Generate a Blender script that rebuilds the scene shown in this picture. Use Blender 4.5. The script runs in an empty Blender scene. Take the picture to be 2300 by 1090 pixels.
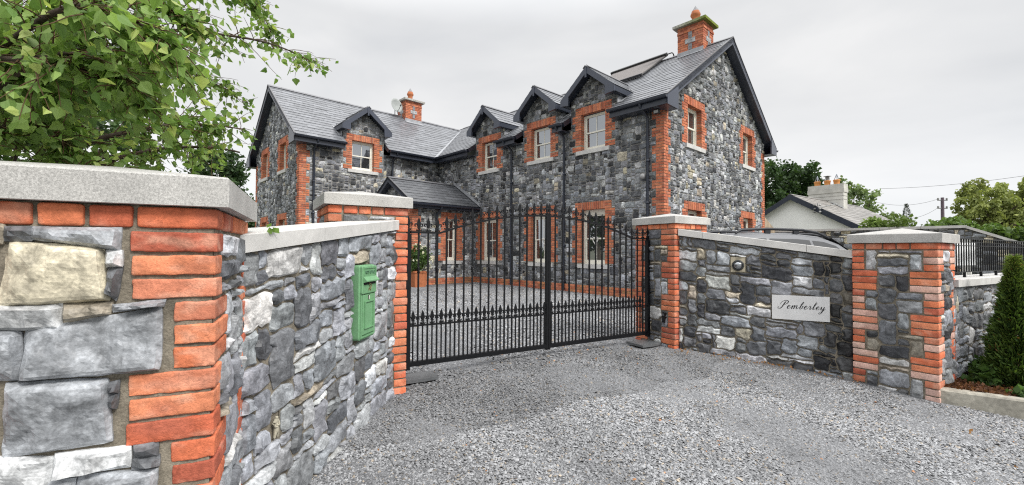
import bpy, bmesh, math, random
import numpy as np
from mathutils import Vector, Matrix

# ------------------------------------------------------------------ camera, sky, sun
SC = bpy.context.scene
COL = SC.collection
CZ = 1.30
FPX, PITCH, ROLL, YAW = 974.34, 0.018988, 0.0066189, 0.82446
cp_, sp_, cr_, sr_ = math.cos(PITCH), math.sin(PITCH), math.cos(ROLL), math.sin(ROLL)
AX_R = Vector((cr_, -sp_*sr_, cp_*sr_)); AX_U = Vector((-sr_, -sp_*cr_, cp_*cr_)); AX_F = Vector((0, cp_, sp_))
cam = bpy.data.cameras.new('camera'); camo = bpy.data.objects.new('camera', cam); COL.objects.link(camo)
cam.sensor_width = 36.0; cam.lens = 36.0*FPX/2300.0
cam.clip_start = 0.05; cam.clip_end = 3000
camo.matrix_world = Matrix(((AX_R.x, AX_U.x, -AX_F.x, 0), (AX_R.y, AX_U.y, -AX_F.y, 0), (AX_R.z, AX_U.z, -AX_F.z, CZ), (0, 0, 0, 1)))
SC.camera = camo

SUN_EL, SUN_AZ = math.radians(44), math.radians(130)      # azimuth from +Y towards +X
world = bpy.data.worlds.new('World'); SC.world = world; world.use_nodes = True
def build_world():
    nt = world.node_tree; N = nt.nodes; L = nt.links
    for n in list(N): N.remove(n)
    out = N.new('ShaderNodeOutputWorld'); bg = N.new('ShaderNodeBackground')
    sky = N.new('ShaderNodeTexSky'); sky.sky_type = 'NISHITA'; sky.sun_disc = False
    sky.sun_elevation = SUN_EL; sky.sun_rotation = SUN_AZ
    sk = N.new('ShaderNodeVectorMath'); sk.operation = 'SCALE'; sk.inputs['Scale'].default_value = 0.10
    L.new(sky.outputs['Color'], sk.inputs[0])
    tc = N.new('ShaderNodeTexCoord'); sep = N.new('ShaderNodeSeparateXYZ'); L.new(tc.outputs['Generated'], sep.inputs[0])
    # overcast: luminance climbs towards the zenith
    ramp = N.new('ShaderNodeValToRGB'); L.new(sep.outputs['Z'], ramp.inputs[0])
    e = ramp.color_ramp.elements
    e[0].position = 0.0; e[0].color = (.288, .291, .291, 1)
    e[1].position = 1.0; e[1].color = (.74, .74, .74, 1)
    for p, c in ((.10, .295), (.28, .245), (.46, .245), (.62, .42), (.80, .62)):
        q = e.new(p); q.color = (c, c, c, 1)
    gain = N.new('ShaderNodeVectorMath'); gain.operation = 'SCALE'; gain.inputs['Scale'].default_value = 2.7
    L.new(ramp.outputs['Color'], gain.inputs[0])
    mp = N.new('ShaderNodeMapping'); mp.inputs['Scale'].default_value = (1.2, 1.2, 3.2); L.new(tc.outputs['Generated'], mp.inputs['Vector'])
    nz = N.new('ShaderNodeTexNoise'); nz.inputs['Scale'].default_value = 1.5; nz.inputs['Detail'].default_value = 5
    nz.inputs['Roughness'].default_value = .5; nz.inputs['Distortion'].default_value = .4
    L.new(mp.outputs[0], nz.inputs['Vector'])
    cr = N.new('ShaderNodeValToRGB'); L.new(nz.outputs['Fac'], cr.inputs[0])
    cr.color_ramp.elements[0].position = .34; cr.color_ramp.elements[0].color = (.83, .845, .865, 1)
    cr.color_ramp.elements[1].position = .66; cr.color_ramp.elements[1].color = (1.02, 1.02, 1.02, 1)
    mul = N.new('ShaderNodeVectorMath'); mul.operation = 'MULTIPLY'
    L.new(gain.outputs[0], mul.inputs[0]); L.new(cr.outputs['Color'], mul.inputs[1])
    mix = N.new('ShaderNodeMix'); mix.data_type = 'RGBA'; mix.inputs['Factor'].default_value = .97
    L.new(sk.outputs[0], mix.inputs['A']); L.new(mul.outputs[0], mix.inputs['B'])
    L.new(mix.outputs['Result'], bg.inputs['Color']); bg.inputs['Strength'].default_value = 1.0
    L.new(bg.outputs[0], out.inputs['Surface'])
build_world()
sl = bpy.data.lights.new('sun', 'SUN'); sl.energy = 2.3; sl.angle = math.radians(16); sl.color = (1.0, .97, .92)
so = bpy.data.objects.new('sun', sl); COL.objects.link(so)
sd = Vector((math.sin(SUN_AZ)*math.cos(SUN_EL), math.cos(SUN_AZ)*math.cos(SUN_EL), math.sin(SUN_EL)))
so.rotation_euler = sd.to_track_quat('Z', 'Y').to_euler(); so.location = (8, -6, 14)
SC.view_settings.view_transform = 'Standard'; SC.view_settings.look = 'None'
SC.view_settings.exposure = 0.41; SC.view_settings.gamma = 1.0; SC.view_settings.use_curve_mapping = False
SC.render.engine = 'CYCLES'
SC.cycles.use_denoising = False
SC.cycles.filter_width = 1.15
SC.cycles.max_bounces = 6; SC.cycles.diffuse_bounces = 3; SC.cycles.glossy_bounces = 3; SC.cycles.transparent_max_bounces = 8
SC.cycles.caustics_reflective = False; SC.cycles.caustics_refractive = False

# ------------------------------------------------------------------ helpers
WL = {}          # world location of every thing and part, by object name
class MB:
    """collects faces of one mesh: vertex positions, a colour per vertex, a material slot per face"""
    def __init__(s): s.v = []; s.c = []; s.q = []; s.n = 0
    def add(s, V, F, col=(.5, .5, .5), mat=0, smooth=False):
        V = np.asarray(V, float).reshape(-1, 3); k = len(V)
        c = np.asarray(col, float)
        if c.ndim == 1: c = np.tile(c[:3], (k, 1))
        s.v.append(V); s.c.append(c)
        if isinstance(F, np.ndarray):
            s.q.append((F + s.n, mat, smooth))
        else:
            by = {}
            for f in F: by.setdefault(len(f), []).append(f)
            for fs in by.values(): s.q.append((np.array(fs, int) + s.n, mat, smooth))
        s.n += k
    def build(s, name, parent=None, mats=(), loc=None):
        me = bpy.data.meshes.new(name)
        if s.n:
            V = np.concatenate(s.v); C = np.concatenate(s.c)
            off = np.array(WL[parent.name]) if parent is not None else (np.array(loc) if loc is not None else np.zeros(3))
            V = V - off
            loops = np.concatenate([q.ravel() for q, _, _ in s.q])
            tot = np.concatenate([np.full(len(q), q.shape[1]) for q, _, _ in s.q])
            st = np.concatenate([[0], np.cumsum(tot)[:-1]])
            mi = np.concatenate([np.full(len(q), m) for q, m, _ in s.q])
            sm = np.concatenate([np.full(len(q), b) for q, _, b in s.q])
            me.vertices.add(len(V)); me.vertices.foreach_set('co', V.ravel().astype(np.float32))
            me.loops.add(len(loops)); me.loops.foreach_set('vertex_index', loops.astype(np.int32))
            me.polygons.add(len(tot)); me.polygons.foreach_set('loop_start', st.astype(np.int32))
            me.polygons.foreach_set('loop_total', tot.astype(np.int32))
            me.polygons.foreach_set('material_index', mi.astype(np.int32))
            me.polygons.foreach_set('use_smooth', sm.astype(bool))
            at = me.color_attributes.new('Col', 'FLOAT_COLOR', 'POINT')
            at.data.foreach_set('color', np.c_[C, np.ones(len(C))].ravel().astype(np.float32))
            me.update(calc_edges=True); me.validate()
        for m in (mats if isinstance(mats, (list, tuple)) else (mats,)): me.materials.append(m)
        o = bpy.data.objects.new(name, me); COL.objects.link(o)
        if parent is not None:
            o.parent = parent; WL[o.name] = WL[parent.name]
        else:
            l = tuple(loc) if loc is not None else (0, 0, 0); o.location = l; WL[o.name] = l
        return o
def thing(name, label, cat, loc=(0, 0, 0), group=None):
    o = bpy.data.objects.new(name, None); COL.objects.link(o); o.location = loc
    o.empty_display_size = .2; WL[o.name] = tuple(loc); o['label'] = label; o['category'] = cat
    if group: o['group'] = group
    return o
def tag(o, label, cat, group=None):
    o['label'] = label; o['category'] = cat
    if group: o['group'] = group
    return o
def struct(o, kind='structure'):
    o['kind'] = kind; return o

BOXF = np.array([[0, 1, 3, 2], [4, 6, 7, 5], [0, 4, 5, 1], [2, 3, 7, 6], [0, 2, 6, 4], [1, 5, 7, 3]])
class Fr:
    """upright frame: s along d, t outwards along n, z up"""
    def __init__(s, P, d, n): s.P = np.array(P, float)[:2]; s.d = np.array(d, float)[:2]; s.n = np.array(n, float)[:2]
    def __call__(s, S, T, Z):
        S, T, Z = np.broadcast_arrays(np.asarray(S, float), np.asarray(T, float), np.asarray(Z, float))
        return np.stack([s.P[0] + s.d[0]*S + s.n[0]*T, s.P[1] + s.d[1]*S + s.n[1]*T, Z], -1)
def fbox(mb, fr, s0, s1, t0, t1, z0, z1, col=(.5, .5, .5), mat=0):
    S = np.array([s0, s0, s0, s0, s1, s1, s1, s1]); T = np.array([t0, t0, t1, t1, t0, t0, t1, t1]); Z = np.array([z0, z1]*4)
    mb.add(fr(S, T, Z), BOXF, col, mat)
def obox(mb, O, ax, ay, az, col=(.5, .5, .5), mat=0):
    """box from corner O with edge vectors"""
    O, ax, ay, az = [np.array(q, float) for q in (O, ax, ay, az)]
    V = [O + i*ax + j*ay + k*az for i in (0, 1) for j in (0, 1) for k in (0, 1)]
    mb.add(V, BOXF, col, mat)
def prism(mb, poly3, ext, col=(.5, .5, .5), mat=0):
    """planar polygon (3-D points) extruded by the vector ext"""
    A = np.array(poly3, float); B = A + np.array(ext, float); n = len(A)
    F = [list(range(n))[::-1], list(range(n, 2*n))] + [[i, (i+1) % n, n+(i+1) % n, n+i] for i in range(n)]
    mb.add(np.r_[A, B], F, col, mat)
def tube(mb, pts, rad, k=8, col=(.5, .5, .5), mat=0, smooth=True, cap=True):
    pts = [Vector(p) for p in pts]; n = len(pts)
    if not hasattr(rad, '__len__'): rad = [rad]*n
    V = []; up = None
    for i, p in enumerate(pts):
        t = (pts[min(i+1, n-1)] - pts[max(i-1, 0)]).normalized()
        if up is None:
            up = Vector((0, 0, 1)) if abs(t.z) < .9 else Vector((1, 0, 0))
        a = t.cross(up).normalized(); up = a.cross(t).normalized()
        for j in range(k):
            th = 2*math.pi*j/k
            V.append(p + (a*math.cos(th) + up*math.sin(th))*rad[i])
    F = [[i*k+j, i*k+(j+1) % k, (i+1)*k+(j+1) % k, (i+1)*k+j] for i in range(n-1) for j in range(k)]
    mb.add([tuple(v) for v in V], np.array(F), col, mat, smooth)
    if cap:
        mb.add([tuple(v) for v in V[:k]], [list(range(k))[::-1]], col, mat); mb.add([tuple(v) for v in V[-k:]], [list(range(k))], col, mat)
def lathe(mb, c, prof, k=16, col=(.5, .5, .5), mat=0, smooth=True, axis=(0, 0, 1)):
    ax = Vector(axis).normalized(); a = ax.orthogonal().normalized(); b = ax.cross(a); c = Vector(c); V = []
    for r, h in prof:
        for j in range(k):
            th = 2*math.pi*j/k; V.append(tuple(c + ax*h + (a*math.cos(th) + b*math.sin(th))*r))
    n = len(prof)
    F = [[i*k+j, i*k+(j+1) % k, (i+1)*k+(j+1) % k, (i+1)*k+j] for i in range(n-1) for j in range(k)]
    mb.add(V, np.array(F), col, mat, smooth)
def h2(ix, iy, sd):
    x = np.sin(ix*127.1 + iy*311.7 + sd*74.7)*43758.5453
    return x - np.floor(x)
def vn(x, y, sd=0):
    ix = np.floor(x); iy = np.floor(y); fx = x-ix; fy = y-iy
    fx = fx*fx*(3-2*fx); fy = fy*fy*(3-2*fy)
    return (h2(ix, iy, sd)*(1-fx)+h2(ix+1, iy, sd)*fx)*(1-fy) + (h2(ix, iy+1, sd)*(1-fx)+h2(ix+1, iy+1, sd)*fx)*fy
def fbm(x, y, sd=0, o=4):
    a = .5; r = 0; t = 0
    for i in range(o):
        r = r + a*vn(x, y, sd+i*13); t += a; x = x*2.03; y = y*2.03; a *= .55
    return r/t

# ------------------------------------------------------------------ materials
def newmat(name):
    m = bpy.data.materials.new(name); m.use_nodes = True
    return m, m.node_tree.nodes, m.node_tree.links, m.node_tree.nodes['Principled BSDF']
def mat(name, base=None, rough=.6, spec=.4, metal=0.0, layers=(), bumps=(), coat=0.0):
    """base None: the colour attribute; layers: (kind, scale, detail, lo, hi) multiply it; bumps: (kind, scale, detail, strength, dist)"""
    m, N, L, B = newmat(name)
    geo = N.new('ShaderNodeNewGeometry'); pos = geo.outputs['Position']
    if base is None:
        at = N.new('ShaderNodeAttribute'); at.attribute_name = 'Col'; cur = at.outputs['Color']
    else:
        rg = N.new('ShaderNodeRGB'); rg.outputs[0].default_value = (*base, 1); cur = rg.outputs[0]
    def tex(kind, scale, detail):
        if kind == 'voronoi':
            t = N.new('ShaderNodeTexVoronoi'); t.inputs['Scale'].default_value = scale; o = t.outputs['Distance']
        else:
            t = N.new('ShaderNodeTexNoise'); t.inputs['Scale'].default_value = scale; t.inputs['Detail'].default_value = detail
            t.inputs['Roughness'].default_value = .62; o = t.outputs['Fac']
            if kind == 'warp': t.inputs['Distortion'].default_value = 1.6
        L.new(pos, t.inputs['Vector']); return o
    for (k, sc, dt, lo, hi) in layers:
        mr = N.new('ShaderNodeMapRange'); mr.inputs['From Min'].default_value = .3; mr.inputs['From Max'].default_value = .7
        if k == 'voronoi': mr.inputs['From Min'].default_value = 0.0; mr.inputs['From Max'].default_value = .8
        mr.inputs['To Min'].default_value = lo; mr.inputs['To Max'].default_value = hi
        L.new(tex(k, sc, dt), mr.inputs['Value'])
        vm = N.new('ShaderNodeVectorMath'); vm.operation = 'SCALE'; L.new(cur, vm.inputs[0]); L.new(mr.outputs[0], vm.inputs['Scale'])
        cur = vm.outputs[0]
    L.new(cur, B.inputs['Base Color'])
    B.inputs['Roughness'].default_value = rough; B.inputs['Specular IOR Level'].default_value = spec
    B.inputs['Metallic'].default_value = metal; B.inputs['Coat Weight'].default_value = coat
    prev = None
    for (k, sc, dt, st, di) in bumps:
        b = N.new('ShaderNodeBump'); b.inputs['Strength'].default_value = st; b.inputs['Distance'].default_value = di
        L.new(tex(k, sc, dt), b.inputs['Height'])
        if prev: L.new(prev, b.inputs['Normal'])
        prev = b.outputs[0]
    if prev: L.new(prev, B.inputs['Normal'])
    return m
def leafmat(name, trans=.45, rough=.5):
    m, N, L, B = newmat(name)
    at = N.new('ShaderNodeAttribute'); at.attribute_name = 'Col'
    L.new(at.outputs['Color'], B.inputs['Base Color']); B.inputs['Roughness'].default_value = rough; B.inputs['Specular IOR Level'].default_value = .35
    tr = N.new('ShaderNodeBsdfTranslucent'); sc = N.new('ShaderNodeVectorMath'); sc.operation = 'MULTIPLY'; sc.inputs[1].default_value = (1.25, 1.3, .7)
    L.new(at.outputs['Color'], sc.inputs[0]); L.new(sc.outputs[0], tr.inputs['Color'])
    mx = N.new('ShaderNodeMixShader'); mx.inputs[0].default_value = trans
    L.new(B.outputs[0], mx.inputs[1]); L.new(tr.outputs[0], mx.inputs[2])
    L.new(mx.outputs[0], N['Material Output'].inputs['Surface']); return m

M = {}
M['stone'] = mat('rubble_limestone', None, .52, .5, layers=[('warp', 6, 6, .50, 1.52), ('warp', 20, 5, .66, 1.38), ('noise', 110, 3, .80, 1.22)],
                 bumps=[('noise', 24, 4, .25, .010), ('noise', 120, 4, .22, .003)])
M['stone_far'] = mat('house_limestone', None, .7, .35, layers=[('noise', 5, 5, .72, 1.32), ('warp', 14, 5, .62, 1.45)], bumps=[('noise', 14, 6, .9, .05)])
M['mortar'] = mat('lime_mortar', None, .95, .1, layers=[('noise', 14, 6, .6, 1.4), ('noise', 160, 3, .75, 1.25)], bumps=[('noise', 120, 4, .7, .006)])
M['brick'] = mat('clay_brick', None, .8, .25, layers=[('noise', 11, 5, .74, 1.25), ('warp', 60, 5, .78, 1.2)], bumps=[('noise', 45, 5, .7, .008), ('noise', 260, 3, .5, .003)])
M['granite'] = mat('grey_granite', (.47, .46, .44), .7, .3, layers=[('warp', 2.2, 5, .80, 1.1), ('noise', 160, 2, .72, 1.22), ('noise', 420, 2, .74, 1.26)], bumps=[('noise', 300, 3, .35, .002)])
M['granite_pale'] = mat('pale_granite', (.60, .59, .57), .7, .3, layers=[('warp', 3, 5, .82, 1.08), ('noise', 260, 2, .82, 1.18)], bumps=[('noise', 300, 3, .3, .002)])
M['plaque'] = mat('honed_granite', (.68, .68, .68), .6, .3, layers=[('noise', 6, 4, .93, 1.05), ('noise', 200, 2, .86, 1.12)])
M['slate'] = mat('roof_slate', None, .38, .55, layers=[('noise', 4, 5, .8, 1.25), ('noise', 40, 4, .85, 1.15)], bumps=[('noise', 50, 4, .25, .004)])
M['navy'] = mat('dark_upvc', (.030, .036, .052), .33, .5, layers=[('noise', 3, 3, .9, 1.15)])
M['fascia'] = mat('grey_navy_board', (.05, .058, .082), .3, .6, layers=[('noise', 3, 3, .9, 1.12)])
M['lead'] = mat('lead_flashing', (.33, .34, .36), .5, .4, layers=[('noise', 9, 4, .75, 1.2)])
M['cream'] = mat('cream_paint', (.80, .78, .69), .45, .4, layers=[('noise', 8, 3, .95, 1.04)])
M['iron'] = mat('black_iron_paint', (.006, .0065, .008), .45, .25, layers=[('noise', 30, 3, .8, 1.3)], bumps=[('noise', 90, 3, .2, .002)])
M['terracotta'] = mat('terracotta', (.42, .15, .07), .8, .2, layers=[('noise', 9, 4, .8, 1.2)])
M['plaster'] = mat('white_render', (.90, .90, .88), .85, .2, layers=[('noise', 1.2, 5, .93, 1.04), ('noise', 9, 4, .97, 1.02)])
M['attr'] = mat('painted_parts', None, .5, .4, layers=[('noise', 12, 4, .9, 1.1)])
M['bark'] = mat('bark', None, .85, .2, layers=[('noise', 30, 5, .6, 1.4)], bumps=[('noise', 60, 5, .6, .01)])
M['leaf'] = leafmat('birch_leaf'); M['leaf_far'] = leafmat('far_leaf', .3, .6)
M['wood'] = mat('weathered_boards', None, .8, .2, layers=[('noise', 14, 5, .75, 1.2)])
M['gravel'] = mat('gravel_stones', None, .75, .3, layers=[('noise', 60, 3, .82, 1.18), ('noise', 1.1, 4, .80, 1.2)])
def glass(name, tint, refl):
    m, N, L, B = newmat(name)
    B.inputs['Base Color'].default_value = (*tint, 1); B.inputs['Roughness'].default_value = .6
    g = N.new('ShaderNodeBsdfGlossy'); g.inputs['Roughness'].default_value = .02; g.inputs['Color'].default_value = (.82, .86, .9, 1)
    mx = N.new('ShaderNodeMixShader'); mx.inputs[0].default_value = refl
    L.new(B.outputs[0], mx.inputs[1]); L.new(g.outputs[0], mx.inputs[2]); L.new(mx.outputs[0], N['Material Output'].inputs['Surface']); return m
M['glass'] = glass('window_glass', (.010, .012, .014), .42)
M['carglass'] = glass('car_glass', (.012, .013, .014), .07)

# ------------------------------------------------------------------ rubble stone and brick
PAL = {'mid': (.255, .267, .284), 'dark': (.112, .117, .126), 'deep': (.042, .044, .049), 'light': (.42, .428, .434),
       'pale': (.54, .54, .52), 'buff': (.48, .435, .33), 'brown': (.30, .265, .21), 'ochre': (.50, .38, .15), 'rose': (.46, .34, .26)}
PKEY = list(PAL)
MORT = (.215, .19, .15)
def stone(mb, fr, base, zmap, joint, relief, rng, col, rough=1.0, stain=None, corner=.10, edge=.20):
    """one rubble stone on a (nv,nu,2) grid of wall points"""
    nv, nu = base.shape[:2]
    a = np.linspace(-1, 1, nu)[None, :]*np.ones((nv, 1)); b = np.linspace(-1, 1, nv)[:, None]*np.ones((1, nu))
    S = base[..., 0] - a*joint*.5*rng.uniform(.7, 1.3); Z = base[..., 1] - b*joint*.5*rng.uniform(.8, 1.5)
    w = max(base[..., 0].max()-base[..., 0].min(), .02); h = max(base[..., 1].max()-base[..., 1].min(), .02)
    cs, cz = S.mean(), Z.mean()
    # rounded, chipped corners
    for sa in (-1, 1):
        for sb in (-1, 1):
            k = rng.uniform(.0, corner)*min(w, h)
            m = np.clip((a*sa), 0, 1)**5*np.clip((b*sb), 0, 1)**5
            S = S - sa*k*m; Z = Z - sb*k*m
    e = np.maximum(np.abs(a), np.abs(b))
    prof = 1 - e**12*.7
    fac = rng.uniform(.8, 1.15) + rng.normal(0, .22)*a + rng.normal(0, .22)*b
    asp = np.clip(w/h, .4, 3.0)
    for _ in range(int(rng.integers(3, 8))):       # conchoidal flakes struck off from the edges
        th = rng.uniform(0, 6.283); q = rng.uniform(.7, 1.35)
        qx, qz = math.cos(th), math.sin(th); mm_ = max(abs(qx), abs(qz)); qx *= q/mm_; qz *= q/mm_
        dd = np.sqrt(((a-qx)*asp**.5)**2+((b-qz)/asp**.5)**2)
        fac = np.minimum(fac, rng.uniform(-.15, .40) + rng.uniform(.6, 1.35)*dd**rng.uniform(.9, 1.6))
    fac = np.clip(fac, .05, 1.4)
    sd = float(rng.integers(0, 999))
    nz = (fbm(S*11+sd, Z*11, sd, 3)-.5)*.55 + (fbm(S*40, Z*40+sd, sd, 2)-.5)*.16
    T = relief*(prof*(.40+.60*fac) + rough*nz*np.clip(prof, .3, 1))
    wob = (fbm(S*24+3, Z*24, 5, 2)-.5)*joint*.55
    ed = (e > .98)
    S = S + np.where(ed, wob, wob*.4); Z = Z + np.where(ed, (fbm(S*24, Z*24+9, 6, 2)-.5)*joint*.55, 0)
    T = np.where(ed, relief*(.10+.30*fbm(S*18, Z*18, sd, 2)), T)
    V = fr(S, T, zmap(S, Z)); idx = np.arange(nv*nu).reshape(nv, nu)
    F = np.stack([idx[:-1, :-1], idx[:-1, 1:], idx[1:, 1:], idx[1:, :-1]], -1).reshape(-1, 4)
    ring = np.r_[idx[0, :], idx[1:, -1], idx[-1, -2::-1], idx[-2:0:-1, 0]]
    Vr = fr(S.ravel()[ring], np.full(len(ring), -.03), zmap(S, Z).ravel()[ring])
    k = nv*nu; r2 = np.arange(len(ring))+k
    Fr_ = np.stack([ring, np.roll(ring, -1), np.roll(r2, -1), r2], -1)
    c = np.tile(np.array(col), (nv*nu, 1))
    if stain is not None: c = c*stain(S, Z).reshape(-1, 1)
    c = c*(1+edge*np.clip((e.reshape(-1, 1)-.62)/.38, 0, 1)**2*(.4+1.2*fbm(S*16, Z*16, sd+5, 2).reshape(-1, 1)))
    c = c*(.72+.56*fbm(S*9+sd, Z*9+sd, sd+2, 4)).reshape(-1, 1)
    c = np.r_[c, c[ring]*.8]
    mb.add(np.r_[V.reshape(-1, 3), Vr], np.r_[F, Fr_], c)
def breaks(a, b, cell, forced=()):
    pts = sorted({round(a, 4), round(b, 4), *[round(f, 4) for f in forced if a < f < b]})
    out = [pts[0]]
    for p, q in zip(pts[:-1], pts[1:]):
        n = max(1, int(round((q-p)/cell))); out += [p + (q-p)*i/n for i in range(1, n+1)]
    return np.array(out)
def pick(rng, wts):
    k = PKEY[rng.choice(len(PKEY), p=wts)]
    c = np.array(PAL[k])*rng.uniform(.78, 1.22)
    return c*np.array([rng.uniform(.97, 1.03), 1, rng.uniform(.96, 1.05)])
def weights(**kw):
    w = np.array([kw.get(k, 0.0) for k in PKEY]); return w/w.sum()
W_NEAR = weights(mid=.56, dark=.24, light=.14, pale=.012, buff=.014, brown=.022, rose=.002)
W_RIGHT = weights(mid=.27, dark=.37, deep=.17, light=.11, pale=.02, buff=.04, brown=.05)
W_HOUSE = weights(mid=.43, dark=.35, deep=.06, light=.12, pale=.02, buff=.02, brown=.01)
W_GABLE = weights(mid=.48, dark=.26, deep=.03, light=.17, pale=.035, buff=.025, brown=.01)
def rubble(mbs, mbm, fr, s0, s1, z0, z1, cell, allowed, seed, wsz, hsz, wts, sub=1, relief=.03, joint=.016, jit=.3,
           fs=(), fz=(), zmap=None, mort=MORT, preset=None, mdepth=.002, stain=None):
    rng = np.random.default_rng(seed)
    if zmap is None: zmap = lambda S, Z: Z
    sb = breaks(s0, s1, cell, fs); zb = breaks(z0, z1, cell*.8, fz); ns, nz = len(sb)-1, len(zb)-1
    cs = (sb[:-1]+sb[1:])/2; cz = (zb[:-1]+zb[1:])/2
    ok = allowed(cs[None, :]*np.ones((nz, 1)), cz[:, None]*np.ones((1, ns)))
    free = ok.copy()
    # jitter of the inner grid points, shared by the stones that meet there
    J = np.zeros((nz+1, ns+1, 2)); J[..., 0] = rng.uniform(-1, 1, (nz+1, ns+1))*jit*cell; J[..., 1] = rng.uniform(-1, 1, (nz+1, ns+1))*jit*cell*.8
    inner = np.zeros((nz+1, ns+1), bool); inner[1:-1, 1:-1] = ok[:-1, :-1] & ok[1:, :-1] & ok[:-1, 1:] & ok[1:, 1:]
    J[~inner] = 0
    G = np.stack(np.meshgrid(sb, zb), -1) + J
    def pts(i0, i1, j0, j1, k):
        u = np.linspace(i0, i1, (i1-i0)*k+1); w = np.linspace(j0, j1, (j1-j0)*k+1)
        iu = np.minimum(np.floor(u).astype(int), ns-1); fu = (u-iu)[None, :, None]
        jw = np.minimum(np.floor(w).astype(int), nz-1); fw = (w-jw)[:, None, None]
        g = lambda a, b: G[np.ix_(jw+b, iu+a)]
        return (g(0, 0)*(1-fu)+g(1, 0)*fu)*(1-fw) + (g(0, 1)*(1-fu)+g(1, 1)*fu)*fw
    for j in range(nz):
        i = 0
        while i < ns:
            if not free[j, i]: i += 1; continue
            w = rng.uniform(*wsz); h = rng.uniform(*hsz)
            if rng.random() < .13: h = hsz[0]
            if rng.random() < .12: w = wsz[0]
            if rng.random() < .07: w *= 1.35; h *= 1.35
            i1 = i+1
            while i1 < ns and free[j, i1] and sb[i1+1]-sb[i] < w: i1 += 1
            if i1 < ns and free[j, i1] and (i1+1 >= ns or not free[j, i1+1]) and sb[i1+1]-sb[i] < wsz[1]: i1 += 1
            j1 = j+1
            while j1 < nz and free[j1, i:i1].all() and zb[j1+1]-zb[j] < h: j1 += 1
            free[j:j1, i:i1] = False
            B = pts(i, i1, j, j1, sub)
            c = pick(rng, wts)
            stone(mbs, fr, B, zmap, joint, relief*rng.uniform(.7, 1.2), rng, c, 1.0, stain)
            i = i1
    # mortar behind the stones
    jj, ii = np.nonzero(ok)
    S = np.stack([sb[ii], sb[ii+1], sb[ii+1], sb[ii]], 1); Z = np.stack([zb[jj], zb[jj], zb[jj+1], zb[jj+1]], 1)
    V = fr(S, np.full(S.shape, mdepth), zmap(S, Z)).reshape(-1, 3)
    mbm.add(V, np.arange(len(V)).reshape(-1, 4), mort, 1)
def rbox(mb, fr, s0, s1, t0, t1, z0, z1, r, n, col, rng, amp=.002):
    """rounded, slightly uneven block (a hand-made brick); n cuts along its length"""
    c = np.array([(s0+s1)/2, (t0+t1)/2, (z0+z1)/2]); h = np.array([(s1-s0)/2, (t1-t0)/2, (z1-z0)/2])
    r = min(r, h.min()*.9)
    def cuts(hh, k): return np.r_[-hh, -hh+r*.35, np.linspace(-hh+r, hh-r, k+1), hh-r*.35, hh]
    nn = [max(1, n), max(1, n//2), max(1, n//3)]
    sd = float(rng.integers(0, 9999))
    for ax in range(3):
        b, d = [k for k in range(3) if k != ax]
        ub, ud = cuts(h[b], nn[b]), cuts(h[d], nn[d])
        A, D = np.meshgrid(ub, ud)
        for sg in (-1, 1):
            q = np.zeros(A.shape+(3,)); q[..., b] = A; q[..., d] = D; q[..., ax] = sg*h[ax]
            inn = np.clip(q, -(h-r), h-r); dv = q-inn; ln = np.linalg.norm(dv, axis=-1, keepdims=True)
            nrm = dv/np.maximum(ln, 1e-9); p = inn + nrm*r
            w = q + c
            d_ = (fbm(w[..., 0]*30+w[..., 1]*17+sd, w[..., 2]*30+w[..., 1]*23, sd, 3)-.5)*2*amp
            p = p + nrm*d_[..., None] + c
            V = fr(p[..., 0], p[..., 1], p[..., 2]).reshape(-1, 3)
            k, l = A.shape; idx = np.arange(k*l).reshape(k, l)
            F = np.stack([idx[:-1, :-1], idx[:-1, 1:], idx[1:, 1:], idx[1:, :-1]], -1).reshape(-1, 4)
            f1 = fbm(w[..., 0]*13+w[..., 1]*9+sd, w[..., 2]*22+w[..., 1]*7, sd+3, 3).reshape(-1, 1); f2 = fbm(w[..., 0]*7-w[..., 1]*5, w[..., 2]*9+sd, sd+8, 2).reshape(-1, 1)
            pale = np.clip((f1-.56)*5, 0, 1)*.45; burnt = np.clip((.40-f2)*5, 0, 1)*.5
            cc = np.asarray(col)[None]*(1-pale)+np.array([[.72, .42, .30]])*pale; cc = cc*(1-burnt)+np.array([[.30, .10, .07]])*burnt
            mb.add(V, F, cc, 0, True)
BRK = [(.64, .175, .085), (.57, .145, .075), (.70, .25, .13), (.47, .125, .075), (.69, .21, .10), (.60, .22, .13)]
BRKH = [(.52, .17, .09), (.45, .14, .08), (.60, .22, .12), (.38, .12, .07), (.58, .20, .10), (.50, .19, .115)]
def bcol(rng, pal=BRK, worn=0.0):
    c = np.array(pal[rng.integers(len(pal))])*rng.uniform(.86, 1.14)
    if rng.random() < worn: c = c*.35 + np.array([.70, .60, .54])*.65
    return c

# ------------------------------------------------------------------ layout (metres; camera stands at x=0, y=0)
GD = np.array([.855, .518]); GD /= np.linalg.norm(GD)          # along the gate
GN = np.array([GD[1], -GD[0]])                                  # from the gate out to the road
GP = np.array([-.99, 4.05]) - .33*GN                            # left end of the gate line
GMID = GP + GD*1.84
HU = np.array([math.sin(YAW), math.cos(YAW)]); HV = np.array([-HU[1], HU[0]])
HC = np.array([3.8505, 11.0])                                   # house corner nearest the road
def gz(x, y):
    x = np.asarray(x, float); y = np.asarray(y, float)
    d = (x-GMID[0])*GN[0] + (y-GMID[1])*GN[1]
    z = np.where(d > .25, -.088*(d-.25), np.clip(-(d-.25)*.010, 0, .085))
    z = np.maximum(z, -.42 - .0*d)
    z = z + .018*np.exp(-((d-.1)/.35)**2)*np.sin(x*2.3+1)
    return z + (vn(x*.9, y*.9, 3)-.5)*.03 + (vn(x*3.1, y*3.1, 8)-.5)*.014

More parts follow.
